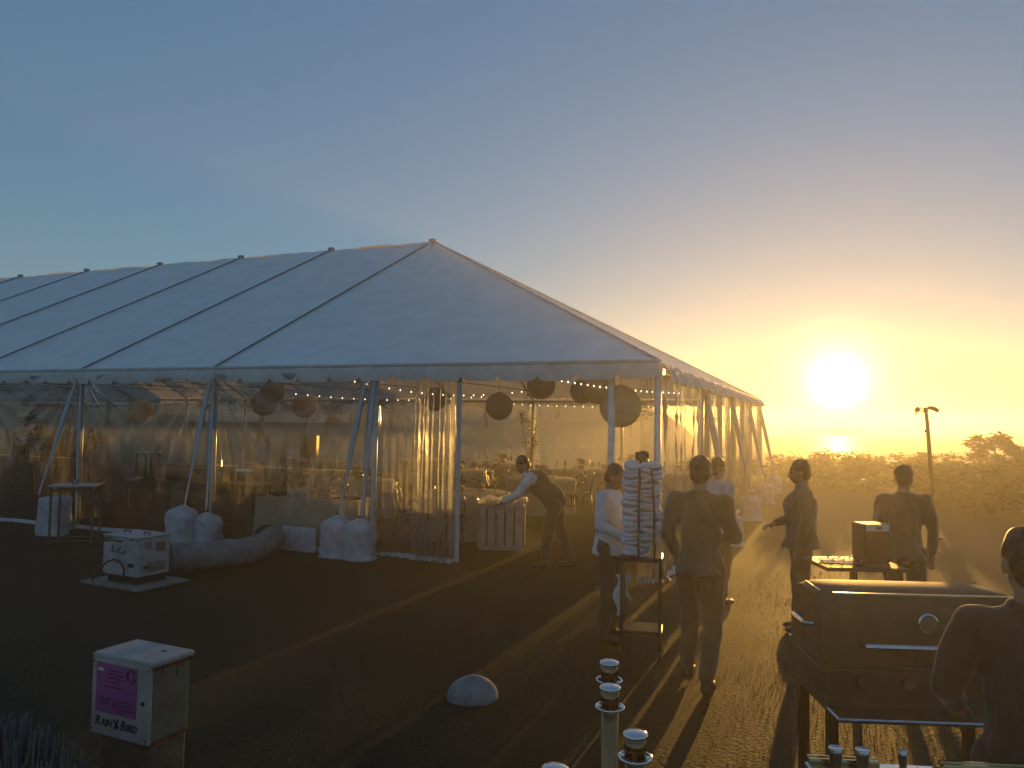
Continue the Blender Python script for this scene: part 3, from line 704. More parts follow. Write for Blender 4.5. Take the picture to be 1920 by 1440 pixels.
for (x, y, w, h, lb) in ((.02, .12, .36, .30, 'taller cardboard box on the service bar behind the tumblers'), (.40, -.05, .40, .20, 'lower wide cardboard box on the service bar')):
    t = thing('cardboard_box', lb, 'box', on_bar(x, y), -TH+.3, 'cardboard boxes on the bar')
    for c, d in (((0, -.13, h/2), (w, .006, h)), ((0, .13, h/2), (w, .006, h)), ((-w/2, 0, h/2), (.006, .25, h)), ((w/2, 0, h/2), (.006, .25, h)), ((0, 0, .005), (w, .25, .008))): MB().box(c, d).build('side', M_card, t)
    MB().box((0, -.20, h-.02), (w, .15, .006), M=Matrix.Rotation(.5, 3, 'X')).build('flap', M_card, t)
cf = thing('chafing_dish', 'roll top chafing dish with a shiny dome on the service bar', 'chafing dish', on_bar(1.05, .05), -TH)
MB().box((0, 0, .20), (.44, .32, .06)).build('pan', M_steel, cf)
def dome_fn(u, v): a = PI*u; return (-.20+.40*v, -.15*math.cos(a), .23+.16*math.sin(a))
MB().grid(dome_fn, 14, 4).build('dome_lid', M_steel, cf, True)
for sx in (-.2, .2):
    MB().add([dome_fn(i/14, 0 if sx < 0 else 1) for i in range(15)], [tuple(range(15))]).build('dome_end', M_steel, cf)
    for sy in (-.14, .14): MB().box((sx, sy, .09), (.02, .02, .18)).build('leg', M_steel, cf)
for k in range(3): tag(obj('wine_glass', WINE, None, on_bar(.72+.07*k, -.2)), 'stemmed glass beside the chafing dish on the service bar', 'glass', 'stemmed glasses by the chafing dish')
def potted(p, r_, h, label, mt, n, name='potted_shrub', stem=.35):
    rg = random.Random(len(label)+n); t = thing(name, label, 'plant', p)
    MB().lathe([(.13, 0), (.17, .02), (.19, .3), (.20, .32), (.18, .31), (.0, .28)], 18).build('pot', M_blackmetal, t, True)
    st = MB()
    for k in range(9):
        a = rg.random()*6.28; st.tube([(0, 0, .28), (.1*math.cos(a), .1*math.sin(a), h*.5), (r_*.7*math.cos(a), r_*.7*math.sin(a), h*(.7+.28*rg.random()))], [.014, .009, .003], 5)
    st.build('stems', M_bark, t)
    b = MB()
    for k in range(12):
        a = rg.random()*6.28; q = r_*.7*rg.random(); z = h*(stem+(1-stem)*rg.random())
        leaves(b, (q*math.cos(a), q*math.sin(a), z), (r_*.5, r_*.5, h*.13), n//12, .07, rg)
    b.build('foliage', mt, t)
potted(on_bar(1.55, .35, 0), .35, 1.25, 'leafy potted shrub at the right end of the service bar', M_leaf, 500)
potted(TW(1.4, 10.6), .42, 2.55, 'thin leafy indoor tree near the far clear wall', M_leaf2, 420, 'potted_tree', .2)
# tall dry reeds at the far left
def reeds(p, w, d, h, n, label, seed):
    rg = random.Random(seed); t = thing('reed_planter', label, 'plant', p, -TH)
    MB().bevbox((0, 0, .16), (w, d, .32), .02).build('planter', M_wood_dark, t)
    b = MB()
    for k in range(n):
        x, y = rg.uniform(-w*.46, w*.46), rg.uniform(-d*.4, d*.4); q = h*(.6+.5*rg.random()); dx, dy = rg.gauss(0, .10), rg.gauss(0, .08)
        b.tube([(x, y, .3), (x+dx*.5, y+dy*.5, q*.6), (x+dx*1.5, y+dy*1.5, q)], [.008, .006, .002], 4, cap=False)
    b.build('canes', M_reed, t)
    l = MB()
    for k in range(14): leaves(l, (rg.uniform(-w*.45, w*.45), rg.uniform(-d*.4, d*.4), h*rg.uniform(.5, 1.0)), (.22, .22, .22), 55, .085, rg)
    l.build('leaves', M_reed, t)
reeds(TW(-4.3, 1.1), 1.3, .45, 1.75, 130, 'tall dry golden reeds in a planter at the left', 5)
reeds(TW(-6.2, 1.6), 1.4, .5, 1.9, 130, 'reed planter at the left edge behind the clear wall', 6)
# loudspeaker
sp = thing('loudspeaker', 'black loudspeaker on a pole stand at the far left of the hall', 'speaker', TW(-4.3, 8.2))
MB().bevbox((0, 0, 1.22), (.46, .36, .62), .03).build('cabinet', M_black, sp); MB().tube([(0, 0, .5), (0, 0, .92)], .018).build('pole', M_blackmetal, sp)
for a in range(3): MB().tube([(0, 0, .6), (.4*math.cos(a*2.1), .4*math.sin(a*2.1), 0)], .014).build('leg', M_blackmetal, sp)
# paper lanterns
def ceil_z(p):
    d = Vector((p[0]-TO.x, p[1]-TO.y, 0)); s_ = d.x*math.cos(TH)-d.y*math.sin(TH); t_ = d.x*math.sin(TH)+d.y*math.cos(TH)
    q = min(t_, 2*W-t_, W-s_ if s_ > 0 else 99)
    return EV+max(0, q)/W*(RZ-EV)-.12
def lantern(p, r_, label):
    t = thing('paper_lantern', label, 'lantern', p, 0, 'round paper lanterns')
    ribs = lambda d: 1-.012*abs(math.sin(d.z*26))
    MB().ell((0, 0, 0), r_, 28, 40, fn=ribs).build('shade', M_lantern, t, True)
    MB().lathe([(.05, r_*.985), (.055, r_*1.0), (.05, r_*1.01)], 14).build('top_ring', M_wire, t)
    MB().tube([(0, 0, r_), (0, 0, r_+min(1.0, ceil_z(p)-p[2]-r_-.15))], .004, 4).build('cord', M_wire, t)
for x, y, z, r_, lb in ((-.27, 16.6, 2.31, .30, 'round paper lantern hanging alone against the bright far wall'),
    (1.54, 10.9, 2.22, .30, 'largest looking round paper lantern near the tent corner'),
    (.57, 15.0, 2.70, .28, 'round lantern high under the roof between the two bright ones'),
    (1.56, 17.0, 2.68, .28, 'round lantern high under the roof left of the lowest overlapping one'),
    (1.56, 14.0, 2.58, .26, 'round lantern overlapping the left side of the largest looking one'),
    (-5.79, 18.0, 2.32, .30, 'golden lantern behind the clear wall, left of the pair'),
    (-5.12, 19.0, 2.29, .30, 'golden lantern behind the clear wall, right of the pair'),
    (-4.66, 15.0, 2.50, .24, 'dark lantern hanging in front of the golden pair'),
    (-1.9, 19.0, 2.50, .30, 'lantern seen through the gathered door curtain'),
    (-8.2, 17.0, 2.08, .28, 'lantern above the service bar at the left')):
    lantern((x, y, z), r_, lb)
# string lights
def lights(a, b, sag, n, label):
    a, b = Vector(a), Vector(b); t = thing('string_lights', label, 'string lights', (0, 0, 0), 0, 'strings of small bulbs')
    pts = [a.lerp(b, i/n)-Vector((0, 0, sag*math.sin(PI*i/n))) for i in range(n+1)]
    MB().tube(pts, .003, 4).build('cable', M_black, t)
    for i, p in enumerate(pts[1:-1]):
        MB().ell((p.x, p.y, p.z-.02), (.011, .011, .016), 8, 5).build('bulb', M_bulb, t, True)
lights(TW(4.6, 2.2, 2.78), TW(6.6, 5.5, 2.60), .06, 26, 'string of tiny bulbs slanting down under the roof near the tent corner')
lights(TW(-1.5, 13.6, 2.62), TW(6.8, 13.4, 2.62), .12, 28, 'long string of bulbs along the far eave')
lights(TW(.4, 3.0, 2.78), TW(3.0, 6.5, 2.7), .2, 18, 'string of bulbs seen through the wall above the buffet table')
lights(TW(-3.0, 5.0, 2.62), TW(1.0, 8.8, 2.66), .15, 20, 'string of bulbs near the golden lanterns')

# linen bin at the doorway
M_bin = mat('cloudy_plastic', (.52, .50, .46), .35, var=.2, scale=6, transl=.25)
bn = thing('linen_bin', 'ribbed pale plastic bin with a crumpled clear liner at the doorway', 'bin', TW(4.50, 1.45), -.05)
bw_, bd_, bh_ = .70, .55, .70
MB().box((0, 0, .05), (bw_-.02, bd_-.02, .06)).build('floor', M_bin, bn)
for i in range(5):
    x = -bw_/2+.07+i*(bw_-.14)/4
    for y in (-bd_/2, bd_/2): MB().bevbox((x, y, .38), (.105, .03, .64), .008).build('slat', M_bin, bn)
for sx in (-1, 1):
    for y in (-.18, 0, .18): MB().bevbox((sx*bw_/2, y, .38), (.03, .12, .64), .008).build('slat', M_bin, bn)
MB().tube([(-bw_/2, -bd_/2, bh_), (bw_/2, -bd_/2, bh_), (bw_/2, bd_/2, bh_), (-bw_/2, bd_/2, bh_)], .022, 8, closed=True).build('rim', M_bin, bn)
M_dkin = mat('dark_bin_lining', (.10, .09, .08), .8)
for y in (-bd_/2+.03, bd_/2-.03): MB().box((0, y, .37), (bw_-.08, .006, .62)).build('lining', M_dkin, bn)
lv = MB()
def liner(u, v):
    a = 2*PI*u; q = .5+.5*abs(math.cos(a))**.5*0; e = 4; c, s_ = math.cos(a), math.sin(a); rr_ = (abs(c)**e+abs(s_)**e)**(-1/e)
    o_ = 1.02+.22*v*(1-v)*4*.5+.05*math.sin(13*a+4*v)+.03*math.sin(29*a)
    z = bh_+.02+.09*math.sin(v*PI)+.025*math.sin(9*a+v*3)-.14*v*v*(.6+.4*math.sin(3*a))
    return (c*rr_*bw_/2*o_, s_*rr_*bd_/2*o_, z)
lv.grid(liner, 72, 7); lv.build('liner', vinyl('bin_liner', milk=.35, bump=.8, bs=9), bn, True)
MB().tube([(bw_/2+.01, -bd_/2-.02, .1), (bw_/2+.01, -bd_/2-.02, bh_)], .01).build('corner_post', M_chrome, bn)

# metal side table left
M_bronze = mat('bronze_tube', (.16, .11, .07), .35, .8, var=.2)
ms = thing('metal_side_table', 'slim bronze framed high table with a glass top at the far left', 'table', (-6.75, 12.05, 0), .25)
for sx in (-.29, .29):
    for sy in (-.22, .22): MB().box((sx, sy, .44), (.03, .03, .88)).build('leg', M_bronze, ms)
for y in (-.22, .22): MB().box((0, y, .815), (.55, .025, .03)).build('rail', M_bronze, ms); MB().box((0, y, .06), (.55, .02, .02)).build('rail', M_bronze, ms)
for x in (-.29, .29): MB().box((x, 0, .815), (.025, .41, .03)).build('rail', M_bronze, ms)
MB().bevbox((0, 0, .892), (.66, .52, .022), .006).build('table_top', mat('frosted_top', (.42, .44, .46), .25, var=.1), ms)
vg = thing('votive_glass', 'small round glass on the bronze high table', 'glass', (-6.72, 11.95, .903)); MB().lathe([(.03, 0), (.045, .03), (.045, .065), (.036, .085), (.034, .083), (.042, .06), (.042, .03)], 14, cap=False).build('bowl', M_glass, vg, True); MB().lathe([(0, .003), (.03, .004)], 14, cap=False).build('foot', M_glass, vg)
# ------------------------------------------------------------------ irrigation controller box, foreground left
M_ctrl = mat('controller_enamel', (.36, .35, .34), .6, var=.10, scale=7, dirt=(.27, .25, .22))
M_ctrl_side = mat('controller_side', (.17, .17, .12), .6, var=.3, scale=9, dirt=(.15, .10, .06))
M_rust = mat('rust', (.13, .05, .02), .9, var=.5, scale=20); M_purple = mat('purple_sticker', (.28, .07, .24), .5, var=.12, scale=5)
M_purple_d = mat('sticker_print', (.10, .03, .08), .6); M_post = mat('weathered_post', (.16, .12, .07), .9, var=.4, scale=14, bump=.5, bscale=40)
rb = thing('irrigation_controller', 'weathered white irrigation controller box with purple notice on a post', 'controller box', (-1.515, 3.26, 0), R(-25))
bw2, bd2, z0, z1 = .335, .185, .685, .985
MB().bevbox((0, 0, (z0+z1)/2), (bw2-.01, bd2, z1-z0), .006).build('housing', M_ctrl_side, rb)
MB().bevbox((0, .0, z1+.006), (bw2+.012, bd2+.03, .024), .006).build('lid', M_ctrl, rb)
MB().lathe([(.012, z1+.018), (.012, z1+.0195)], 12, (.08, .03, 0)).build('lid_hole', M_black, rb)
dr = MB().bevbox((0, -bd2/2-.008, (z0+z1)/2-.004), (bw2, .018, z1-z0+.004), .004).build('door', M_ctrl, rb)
fy = -bd2/2-.018
MB().box((-.02, fy-.001, .872), (.235, .002, .196)).build('notice', M_purple, dr)
sy = fy-.0032
def bar(x, z, w, h): return MB().box((x, sy, z), (w, .0012, h))
for i, (x, z, w) in enumerate(((-.02, .945, .07), (-.02, .930, .10), (-.02, .915, .09), (-.02, .900, .06), (-.03, .880, .11), (-.08, .83, .06), (-.08, .82, .05), (-.08, .81, .055), (.055, .83, .06), (.055, .815, .065), (.055, .80, .07))):
    x0 = x-w/2; k = 0
    mb = MB(); rg = random.Random(i)
    while x0 < x+w/2-.004:
        ww = rg.uniform(.006, .016); mb.box((x0+ww/2, sy, z), (ww, .0012, .0055)); x0 += ww+.004
    mb.build('notice_print', M_purple_d, dr)
MB().add([(-.11+.02*math.cos(a), sy, .938+.013*math.sin(a)) for a in [PI*k/12 for k in range(13)]], [tuple(range(13))]).build('notice_emblem', mat('emblem_white', (.6, .58, .6), .6), dr)
for k in range(3):
    a0 = k*2*PI/3+.3
    MB().tube([(.066+.021*math.cos(a0+a), sy, .938+.024*math.sin(a0+a)) for a in [i*1.55/6 for i in range(7)]], .005, 5).build('recycling_arrow', M_purple_d, dr)
MB().tube([(-.015+.022*math.cos(a), sy, .808+.024*math.sin(a)) for a in [2*PI*k/18 for k in range(18)]], .002, 5, closed=True).build('ban_ring', mat('ban_red', (.35, .05, .06), .6), dr)
MB().ell((-.015, sy, .808), (.010, .001, .013), 10, 6).build('ban_symbol', M_purple_d, dr)
MB().lathe([(.008, 0), (.008, .006)], 12, (.135, fy+.001, .842), Matrix.Rotation(PI/2, 3, 'X')).build('lock', M_black, dr)
TM = lambda x, z: Matrix.Translation((x, fy-.0005, z)) @ Matrix.Rotation(PI/2, 4, 'X')
x = -.138
for ch, s_ in (('R', .052), ('AIN', .040)):
    m_ = text_mesh(ch, s_, M_ink, .0008, .18, .0009, .95); w_ = max(v.co.x for v in m_.vertices); put(m_, 'lettering', dr, TM(x, .720)); x += w_+.003
xb = x+.018
for pts in ([(-.016, .028), (.0, .012), (.004, .02), (-.010, .034)], [(.012, .038), (.018, .034), (.006, .006), (-.002, .010)], [(-.012, .004), (.014, .010), (.020, .004), (.004, -.004)], [(-.004, .018), (.010, .018), (.006, -.006), (-.002, -.004)]):
    MB().add([(xb+p, sy+.0015, .722+q) for p, q in pts]+[(xb+p, sy+.003, .722+q) for p, q in pts], [(0, 1, 2, 3), (7, 6, 5, 4)]).build('bird_emblem', M_ink, dr)
x = xb+.026
for ch, s_ in (('B', .052), ('IRD', .040)):
    m_ = text_mesh(ch, s_, M_ink, .0008, .18, .0009, .95); w_ = max(v.co.x for v in m_.vertices); put(m_, 'lettering', dr, TM(x, .720)); x += w_+.003
for k in (1, 4, 5):
    rg = random.Random(50+k); hgt_ = rg.uniform(.02, .06); zt = z1-.012
    MB().box((bw2/2-.0035, -.07+k*.024, zt-hgt_/2), (.0025, rg.uniform(.003, .008), hgt_)).build('rust_streak', M_rust, rb)
for z in (.74, .93): MB().tube([(-bw2/2-.004, -bd2/2-.004, z-.02), (-bw2/2-.004, -bd2/2-.004, z+.02)], .005, 6).build('hinge', M_rust, rb)
for x_ in (-.155, .155):
    for z in (.70, .97): MB().lathe([(.004, 0), (.004, .002)], 8, (x_, fy, z), Matrix.Rotation(PI/2, 3, 'X')).build('screw', M_rust, dr)
MB().box((.0, .0, z0-.004), (bw2+.002, bd2+.006, .012)).build('rust_edge', M_rust, rb)
MB().box((bw2/2+.001, .0, z1-.010), (.004, bd2+.01, .012)).build('rust_edge', M_rust, rb)
MB().bevbox((0, .01, z0/2-.005), (bw2-.03, bd2-.01, z0-.01), .012).build('post', M_post, rb)

# ------------------------------------------------------------------ polished posts
M_post_metal = mat('bronze_post', (.27, .185, .10), .24, 1, var=.12, scale=30)
def stanchion(x, y, label, h=1.0):
    t = thing('stanchion_post', label, 'post', (x, y, 0), random.Random(label).random()*3, 'polished metal posts')
    MB().lathe([(.15, 0), (.15, .012), (.06, .03), (.034, .04)], 24).build('base', M_chrome, t, True)
    MB().tube([(0, 0, .035), (0, 0, h-.075)], .032, 16).build('pole', M_post_metal, t, True)
    MB().tube([(0, 0, h-.075), (0, 0, h-.012)], .036, 18).build('neck', M_post_metal, t, True)
    MB().lathe([(.036, h-.014), (.041, h-.012), (.042, h-.006), (.036, h), (.02, h+.005), (0, h+.006)], 22, cap=False).build('cap', M_chrome, t, True)
    MB().tube([(.052*math.cos(a), .052*math.sin(a), h-.078) for a in [2*PI*k/24 for k in range(24)]], .005, 6, closed=True).build('rope_ring', M_chrome, t, True)
    for k in range(4): MB().tube([(.034*math.cos(k*PI/2), .034*math.sin(k*PI/2), h-.078), (.052*math.cos(k*PI/2), .052*math.sin(k*PI/2), h-.078)], .007, 6).build('ring_lug', M_chrome, t)
stanchion(.42, 3.23, 'farthest of the polished metal posts on the dark lawn')
stanchion(.385, 2.93, 'polished metal post directly below and before the farthest one')
stanchion(.41, 2.50, 'nearest fully seen polished metal post at the picture bottom')
stanchion(.14, 2.245, 'polished metal post whose cap just shows at the bottom edge')
# pale dome stone
ds = MB(); Mt = Matrix.Rotation(R(-8), 3, 'Y')
ds.ell((0, 0, 0), (.185, .17, .155), 34, 22, M=Mt, fn=lambda d: 1+.015*math.sin(7*d.x+3*d.y)+.012*math.sin(9*d.y-5*d.z))
ds.v = [(x, y, max(z, -.03)) for x, y, z in ds.v]
tag(ds.build('dome_stone', mat('pale_stone', (.27, .26, .25), .9, var=.35, scale=9, bump=.5, bscale=26), smooth=True, loc=(-.25, 5.62, .0)), 'pale mottled dome shaped stone half sunk in the lawn', 'stone')
# lavender bush, bottom left
def lavender(p, rx, ry, h, n, label, seed):
    rg = random.Random(seed); t = thing('lavender_bush', label, 'bush', p)
    b = MB(); s2 = MB()
    for k in range(n):
        a = rg.random()*6.28; q = rg.random()**.6; x, y = rx*q*math.cos(a), ry*q*math.sin(a); zt = h*(1-.30*q*q)*(.86+.2*rg.random())
        x0, y0 = x*.55, y*.55; w = .004; ca, sa = math.cos(a+1.5)*w, math.sin(a+1.5)*w
        b.add([(x0-ca, y0-sa, zt*.35), (x0+ca, y0+sa, zt*.35), (x*.95+ca*.7, y*.95+sa*.7, zt*.85), (x*.95-ca*.7, y*.95-sa*.7, zt*.85)], [(0, 1, 2, 3)])
        for j in range(3):
            aa = rg.random()*6.28; l_ = .05*rg.uniform(.6, 1.2); zz = zt*rg.uniform(.45, .9); px_, py_ = x*(.5+.5*zz/zt), y*(.5+.5*zz/zt)
            b.add([(px_, py_, zz), (px_+.4*l_*math.cos(aa)-.003, py_+.4*l_*math.sin(aa), zz+.6*l_), (px_+.5*l_*math.cos(aa), py_+.5*l_*math.sin(aa), zz+l_)], [(0, 1, 2)])
        if k % 2 == 0: s2.tube([(x*.95, y*.95, zt*.82), (x, y, zt)], [.006, .003], 4, cap=False)
    b.build('foliage', mat('lavender_leaf', (.13, .14, .135), .8, var=.35, scale=9, transl=.25), t)
    s2.build('flower_spikes', mat('lavender_spike', (.17, .17, .175), .8, var=.3, scale=12, transl=.2), t)
    MB().tube([(0, 0, 0), (.02, .01, h*.3), (.0, .0, h*.5)], [.05, .04, .01], 7).build('stem', M_bark, t)
lavender((-1.78, 2.66, 0), .40, .36, .92, 2600, 'silvery lavender bush in the bottom left corner beside the controller post', 3)
lavender((-2.36, 2.95, 0), .40, .38, .88, 1800, 'lavender bush cut by the left picture edge', 4)

# ------------------------------------------------------------------ right-hand foreground: barbecue, prep table, case
M_grill = mat('haze_tinted_enamel', (.09, .06, .032), .7, 0, var=.3, scale=10, bump=.05)  # dark enamel lightened to brown so its colour holds the golden haze
gr = thing('barbecue_grill', 'large haze tinted hooded barbecue grill at the lower right', 'grill', (1.92, 3.80, -.035), R(-3))
GW, GD = .92, .50
def hood(u, v):
    a = PI*u; e = .55; c, s_ = math.cos(a), math.sin(a)
    y = -math.copysign(abs(c)**e, c)*GD/2; z = .93+abs(s_)**e*.32
    x = (v-.5)*GW; k = abs(2*v-1)**10; return (x, y*(1-.05*k), .93+(z-.93)*(1-.07*k))
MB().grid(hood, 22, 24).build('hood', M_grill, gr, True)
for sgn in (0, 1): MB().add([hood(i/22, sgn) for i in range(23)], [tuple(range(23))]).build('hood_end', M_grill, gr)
MB().tube([(-GW/2+.05, -GD/2+.03, 1.245), (GW/2-.05, -GD/2+.03, 1.245)], .007, 6).build('hood_rim_highlight', M_brass, gr)  # thin brass tubes put the sunlit rim highlight on the hood edges
MB().tube([(-GW/2+.03, -.11, 1.232), (-GW/2+.03, .1, 1.236)], .006, 6).build('hood_rim_highlight', M_brass, gr)
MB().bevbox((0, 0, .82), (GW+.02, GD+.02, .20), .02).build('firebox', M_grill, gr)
MB().tube([(-GW/2-.005, .05, 1.08), (-GW/2-.05, .05, 1.085), (-GW/2-.05, -.12, 1.085), (-GW/2-.005, -.12, 1.08)], .012, 7).build('handle', M_steel, gr)
for sx in (-1, 1):
    for sy_ in (-1, 1): MB().box((sx*(GW/2-.05), sy_*(GD/2-.05), .37), (.045, .045, .72)).build('leg', M_blackmetal, gr)
MB().box((0, 0, .2), (GW-.1, GD-.1, .02)).build('lower_shelf', M_blackmetal, gr)
MB().bevbox((0, -GD/2-.09, .74), (GW, .16, .02), .006).build('front_shelf', M_steel, gr)
MB().tube([(-.30, -GD/2-.01, 1.02), (-.30, -GD/2-.06, 1.03), (.30, -GD/2-.06, 1.03), (.30, -GD/2-.01, 1.02)], .013, 8).build('lid_handle', M_steel, gr)
MB().lathe([(.045, 0), (.045, .015), (.038, .02)], 20, (0, -GD/2+.004, 1.13), Matrix.Rotation(PI/2, 3, 'X')).build('thermometer', M_steel, gr)
for k in range(4): MB().lathe([(.028, 0), (.026, .03)], 14, (-.30+.2*k, -GD/2-.01, .86), Matrix.Rotation(PI/2, 3, 'X')).build('knob', M_steel, gr)
MB().bevbox((GW/2+.20, 0, .90), (.36, GD-.04, .025), .008).build('side_shelf', M_steel, gr)
MB().box((0, 0, .925), (GW+.015, GD+.015, .012)).build('lid_seam', M_steel, gr)
for sy_ in (-1, 1): MB().lathe([(.09, -.02), (.09, .02)], 18, (-GW/2+.05, sy_*(GD/2-.02), .09), Matrix.Rotation(PI/2, 3, 'X')).build('wheel', M_black, gr)
pt = thing('steel_prep_table', 'shiny steel prep table at the bottom right edge', 'table', (1.27, 2.27, 0), R(-4))
MB().bevbox((0, 0, .925), (.70, .34, .025), .006).build('table_top', M_chrome, pt)
for y in (.150, .172): MB().tube([(-.34, y, .945), (-.13, y, .945)], .008, 6).build('back_rail', M_brass, pt); MB().tube([(.06, y, .945), (.34, y, .945)], .008, 6).build('back_rail', M_brass, pt)
for sx in (-.31, .31):
    for sy_ in (-.14, .14): MB().tube([(sx, sy_, .92), (sx, sy_, 0)], .018, 8).build('leg', M_steel, pt)
def jar(x, y, r_, h, label):
    t = thing('lidded_jar', label, 'jar', (x, y, .938), 0, 'small jars with shiny lids')
    MB().lathe([(r_*.75, 0), (r_*.85, h*.3), (r_*.95, h*.8), (r_*.9, h*.86)], 16).build('body', M_black, t, True)
    MB().lathe([(r_, h*.86), (r_*1.05, h*.9), (r_*1.05, h), (r_*.98, h+.003), (r_*.9, h-.001), (0, h-.001)], 18, cap=False).build('lid', M_chrome, t, True)
jar(1.005, 2.40, .020, .062, 'small dark jar with a round shiny lid, left of the two on the prep table')
jar(1.085, 2.395, .020, .060, 'small dark jar with a tilted shiny lid, right of the two on the prep table')
jar(1.035, 2.31, .015, .030, 'tiny low dish in front of the two lidded jars')
jar(1.215, 2.41, .013, .050, 'tiny dark jar with bright cap standing apart at the right of the prep table')
tb = thing('bistro_table', 'dark high table in the glare carrying a labelled case', 'table', (2.68, 6.05, 0))
MB().bevbox((0, 0, .915), (.62, .50, .03), .008).build('table_top', M_black, tb); MB().tube([(0, 0, .9), (0, 0, .03)], .03).build('pedestal', M_blackmetal, tb); MB().lathe([(.24, 0), (.24, .015), (.05, .035)], 20).build('foot', M_blackmetal, tb)
cs = thing('equipment_case', 'dark case with a white plate along its top edge on the high table', 'case', (2.83, 6.08, .931), R(4))
MB().bevbox((0, 0, .15), (.21, .20, .30), .012).build('body', M_black, cs)
MB().box((0, -.104, .275), (.18, .006, .052)).build('name_plate', mat('white_plate', (.75, .73, .68), .5), cs)
MB().box((.005, -.109, .275), (.045, .003, .026)).build('plate_mark', M_ink, cs)
MB().box((.07, -.108, .03), (.012, .006, .075), M=Matrix.Rotation(.9, 3, 'Y')).build('latch', M_chrome, cs)
ty = thing('glass_tray', 'low clear tray with small items beside the labelled case', 'tray', (2.55, 5.98, .931), R(-6))
MB().bevbox((0, 0, .012), (.28, .20, .022), .006).build('base', glassmat('tray_glass', (.9, .85, .7)), ty)
for k in range(3): MB().tube([(-.08+.08*k, .03, .022), (-.05+.08*k, .02, .05)], [.024, .02], 10).build('cup', M_glass, ty)
MB().box((.15, -.03, .02), (.012, .05, .035)).build('end_clip', M_chrome, ty)

# ------------------------------------------------------------------ lamp mast
lm = thing('floodlight_mast', 'slim mast with two drooping floodlight heads before the sea', 'light mast', (7.56, 14.0, 0), R(-25))
MB().tube([(.10, 0, 0), (.06, 0, 1.0), (.0, 0, 2.05), (-.02, 0, 2.28)], [.042, .04, .034, .03], 10).build('mast', M_blackmetal, lm, True)
MB().lathe([(.14, 0), (.14, .02), (.05, .05)], 16, (.10, 0, 0)).build('base', M_blackmetal, lm)
MB().tube([(-.01, 0, 1.90), (-.005, 0, 1.95)], .046, 10).build('collar', M_blackmetal, lm)
MB().tube([(-.03, 0, 2.26), (-.02, 0, 2.355)], .042, 10).build('head_bracket', M_blackmetal, lm)
def flood(pts, rs, parent):
    o = MB().tube(pts, rs, 12).build('lamp_head', M_blackmetal, parent, True)
    d = (Vector(pts[-1])-Vector(pts[-2])).normalized(); e = Vector(pts[-1])
    MB().lathe([(rs[-1]*.9, 0), (rs[-1]*.9, .01)], 12, e, d.to_track_quat('Z', 'Y').to_matrix()).build('lens', M_glass, o)
    MB().box(e+d*.015+Vector((0, 0, .03)), (.06, .07, .008), M=d.to_track_quat('Z', 'Y').to_matrix()).build('visor', M_blackmetal, o)
flood([(.0, 0, 2.345), (.06, 0, 2.35), (.12, 0, 2.33), (.18, 0, 2.29)], [.03, .035, .04, .034], lm)
flood([(-.12, 0, 2.335), (-.15, 0, 2.33), (-.17, 0, 2.29), (-.185, 0, 2.24)], [.03, .045, .047, .04], lm)
MB().tube([(-.03, 0, 2.33), (-.07, 0, 2.345), (-.12, 0, 2.335)], .011, 6).build('arm', M_blackmetal, lm); MB().tube([(-.03, 0, 2.30), (-.07, 0, 2.29), (-.13, 0, 2.305)], .009, 6).build('arm', M_blackmetal, lm)
M_cab = mat('orange_cable', (.35, .12, .03), .6)
MB().tube([(-.075, 0, 2.28), (-.10, 0, 2.12), (-.105, 0, 1.97), (-.075, 0, 1.86), (-.03, 0, 1.83), (.0, 0, 1.85)], .006, 6).build('cable', M_cab, lm, True)

# ------------------------------------------------------------------ people
def remesh(mb, name, mt, vox, parent, noise=0, ns=18.):
    me0 = bpy.data.meshes.new('tmp'); me0.from_pydata(mb.v, [], mb.f); me0.update()
    o = bpy.data.objects.new('tmp', me0); COL.objects.link(o)
    md = o.modifiers.new('r', 'REMESH'); md.mode = 'VOXEL'; md.voxel_size = vox
    sm_ = o.modifiers.new('s', 'SMOOTH'); sm_.factor = .5; sm_.iterations = 5
    bpy.context.view_layer.update()
    me_ = bpy.data.meshes.new_from_object(o.evaluated_get(bpy.context.evaluated_depsgraph_get()))
    bpy.data.objects.remove(o); bpy.data.meshes.remove(me0); me_.name = name
    if noise:
        n = len(me_.vertices); co = np.empty(n*3); me_.vertices.foreach_get('co', co); co = co.reshape(-1, 3)
        no = np.empty(n*3); me_.vertices.foreach_get('normal', no); no = no.reshape(-1, 3)
        d = np.sin(co[:, 2]*ns+2*np.sin(co[:, 0]*ns*.7)+3*np.sin(co[:, 1]*ns*.5))*np.sin(co[:, 0]*ns*1.1+co[:, 2]*ns*.4)
        co += no*(d*noise)[:, None]; me_.vertices.foreach_set('co', co.ravel())
    me_.materials.clear(); me_.materials.append(mt); me_.polygons.foreach_set('use_smooth', [True]*len(me_.polygons)); me_.update()
    ob = obj(name, me_, parent); KIDS.setdefault(parent.name, []).append(ob); return ob
def cap(mb, a, b, ra, rb_, n=12):
    a, b = Vector(a), Vector(b); mb.tube([a, b], [ra, rb_], n); mb.ell(a, ra, n, 8); mb.ell(b, rb_, n, 8)
M_skin = [mat('skin_tan', (.36, .21, .14), .55, var=.1), mat('skin_brown', (.20, .11, .07), .55, var=.1)]
M_hair = mat('dark_hair', (.012, .009, .007), .5, var=.3, bump=.5, bscale=60)
M_white = mat('white_shirt', (.62, .62, .66), .8, var=.08, bump=.2, bscale=20); M_vest = mat('black_cloth', (.03, .026, .022), .85, var=.3, sheen=.3, bump=.2); M_haze_cloth = mat('haze_tinted_cloth', (.072, .064, .046), .9, var=.3, sheen=.4, bump=.9, bscale=11)  # last cloth lightened to brown: golden haze painted into its colour
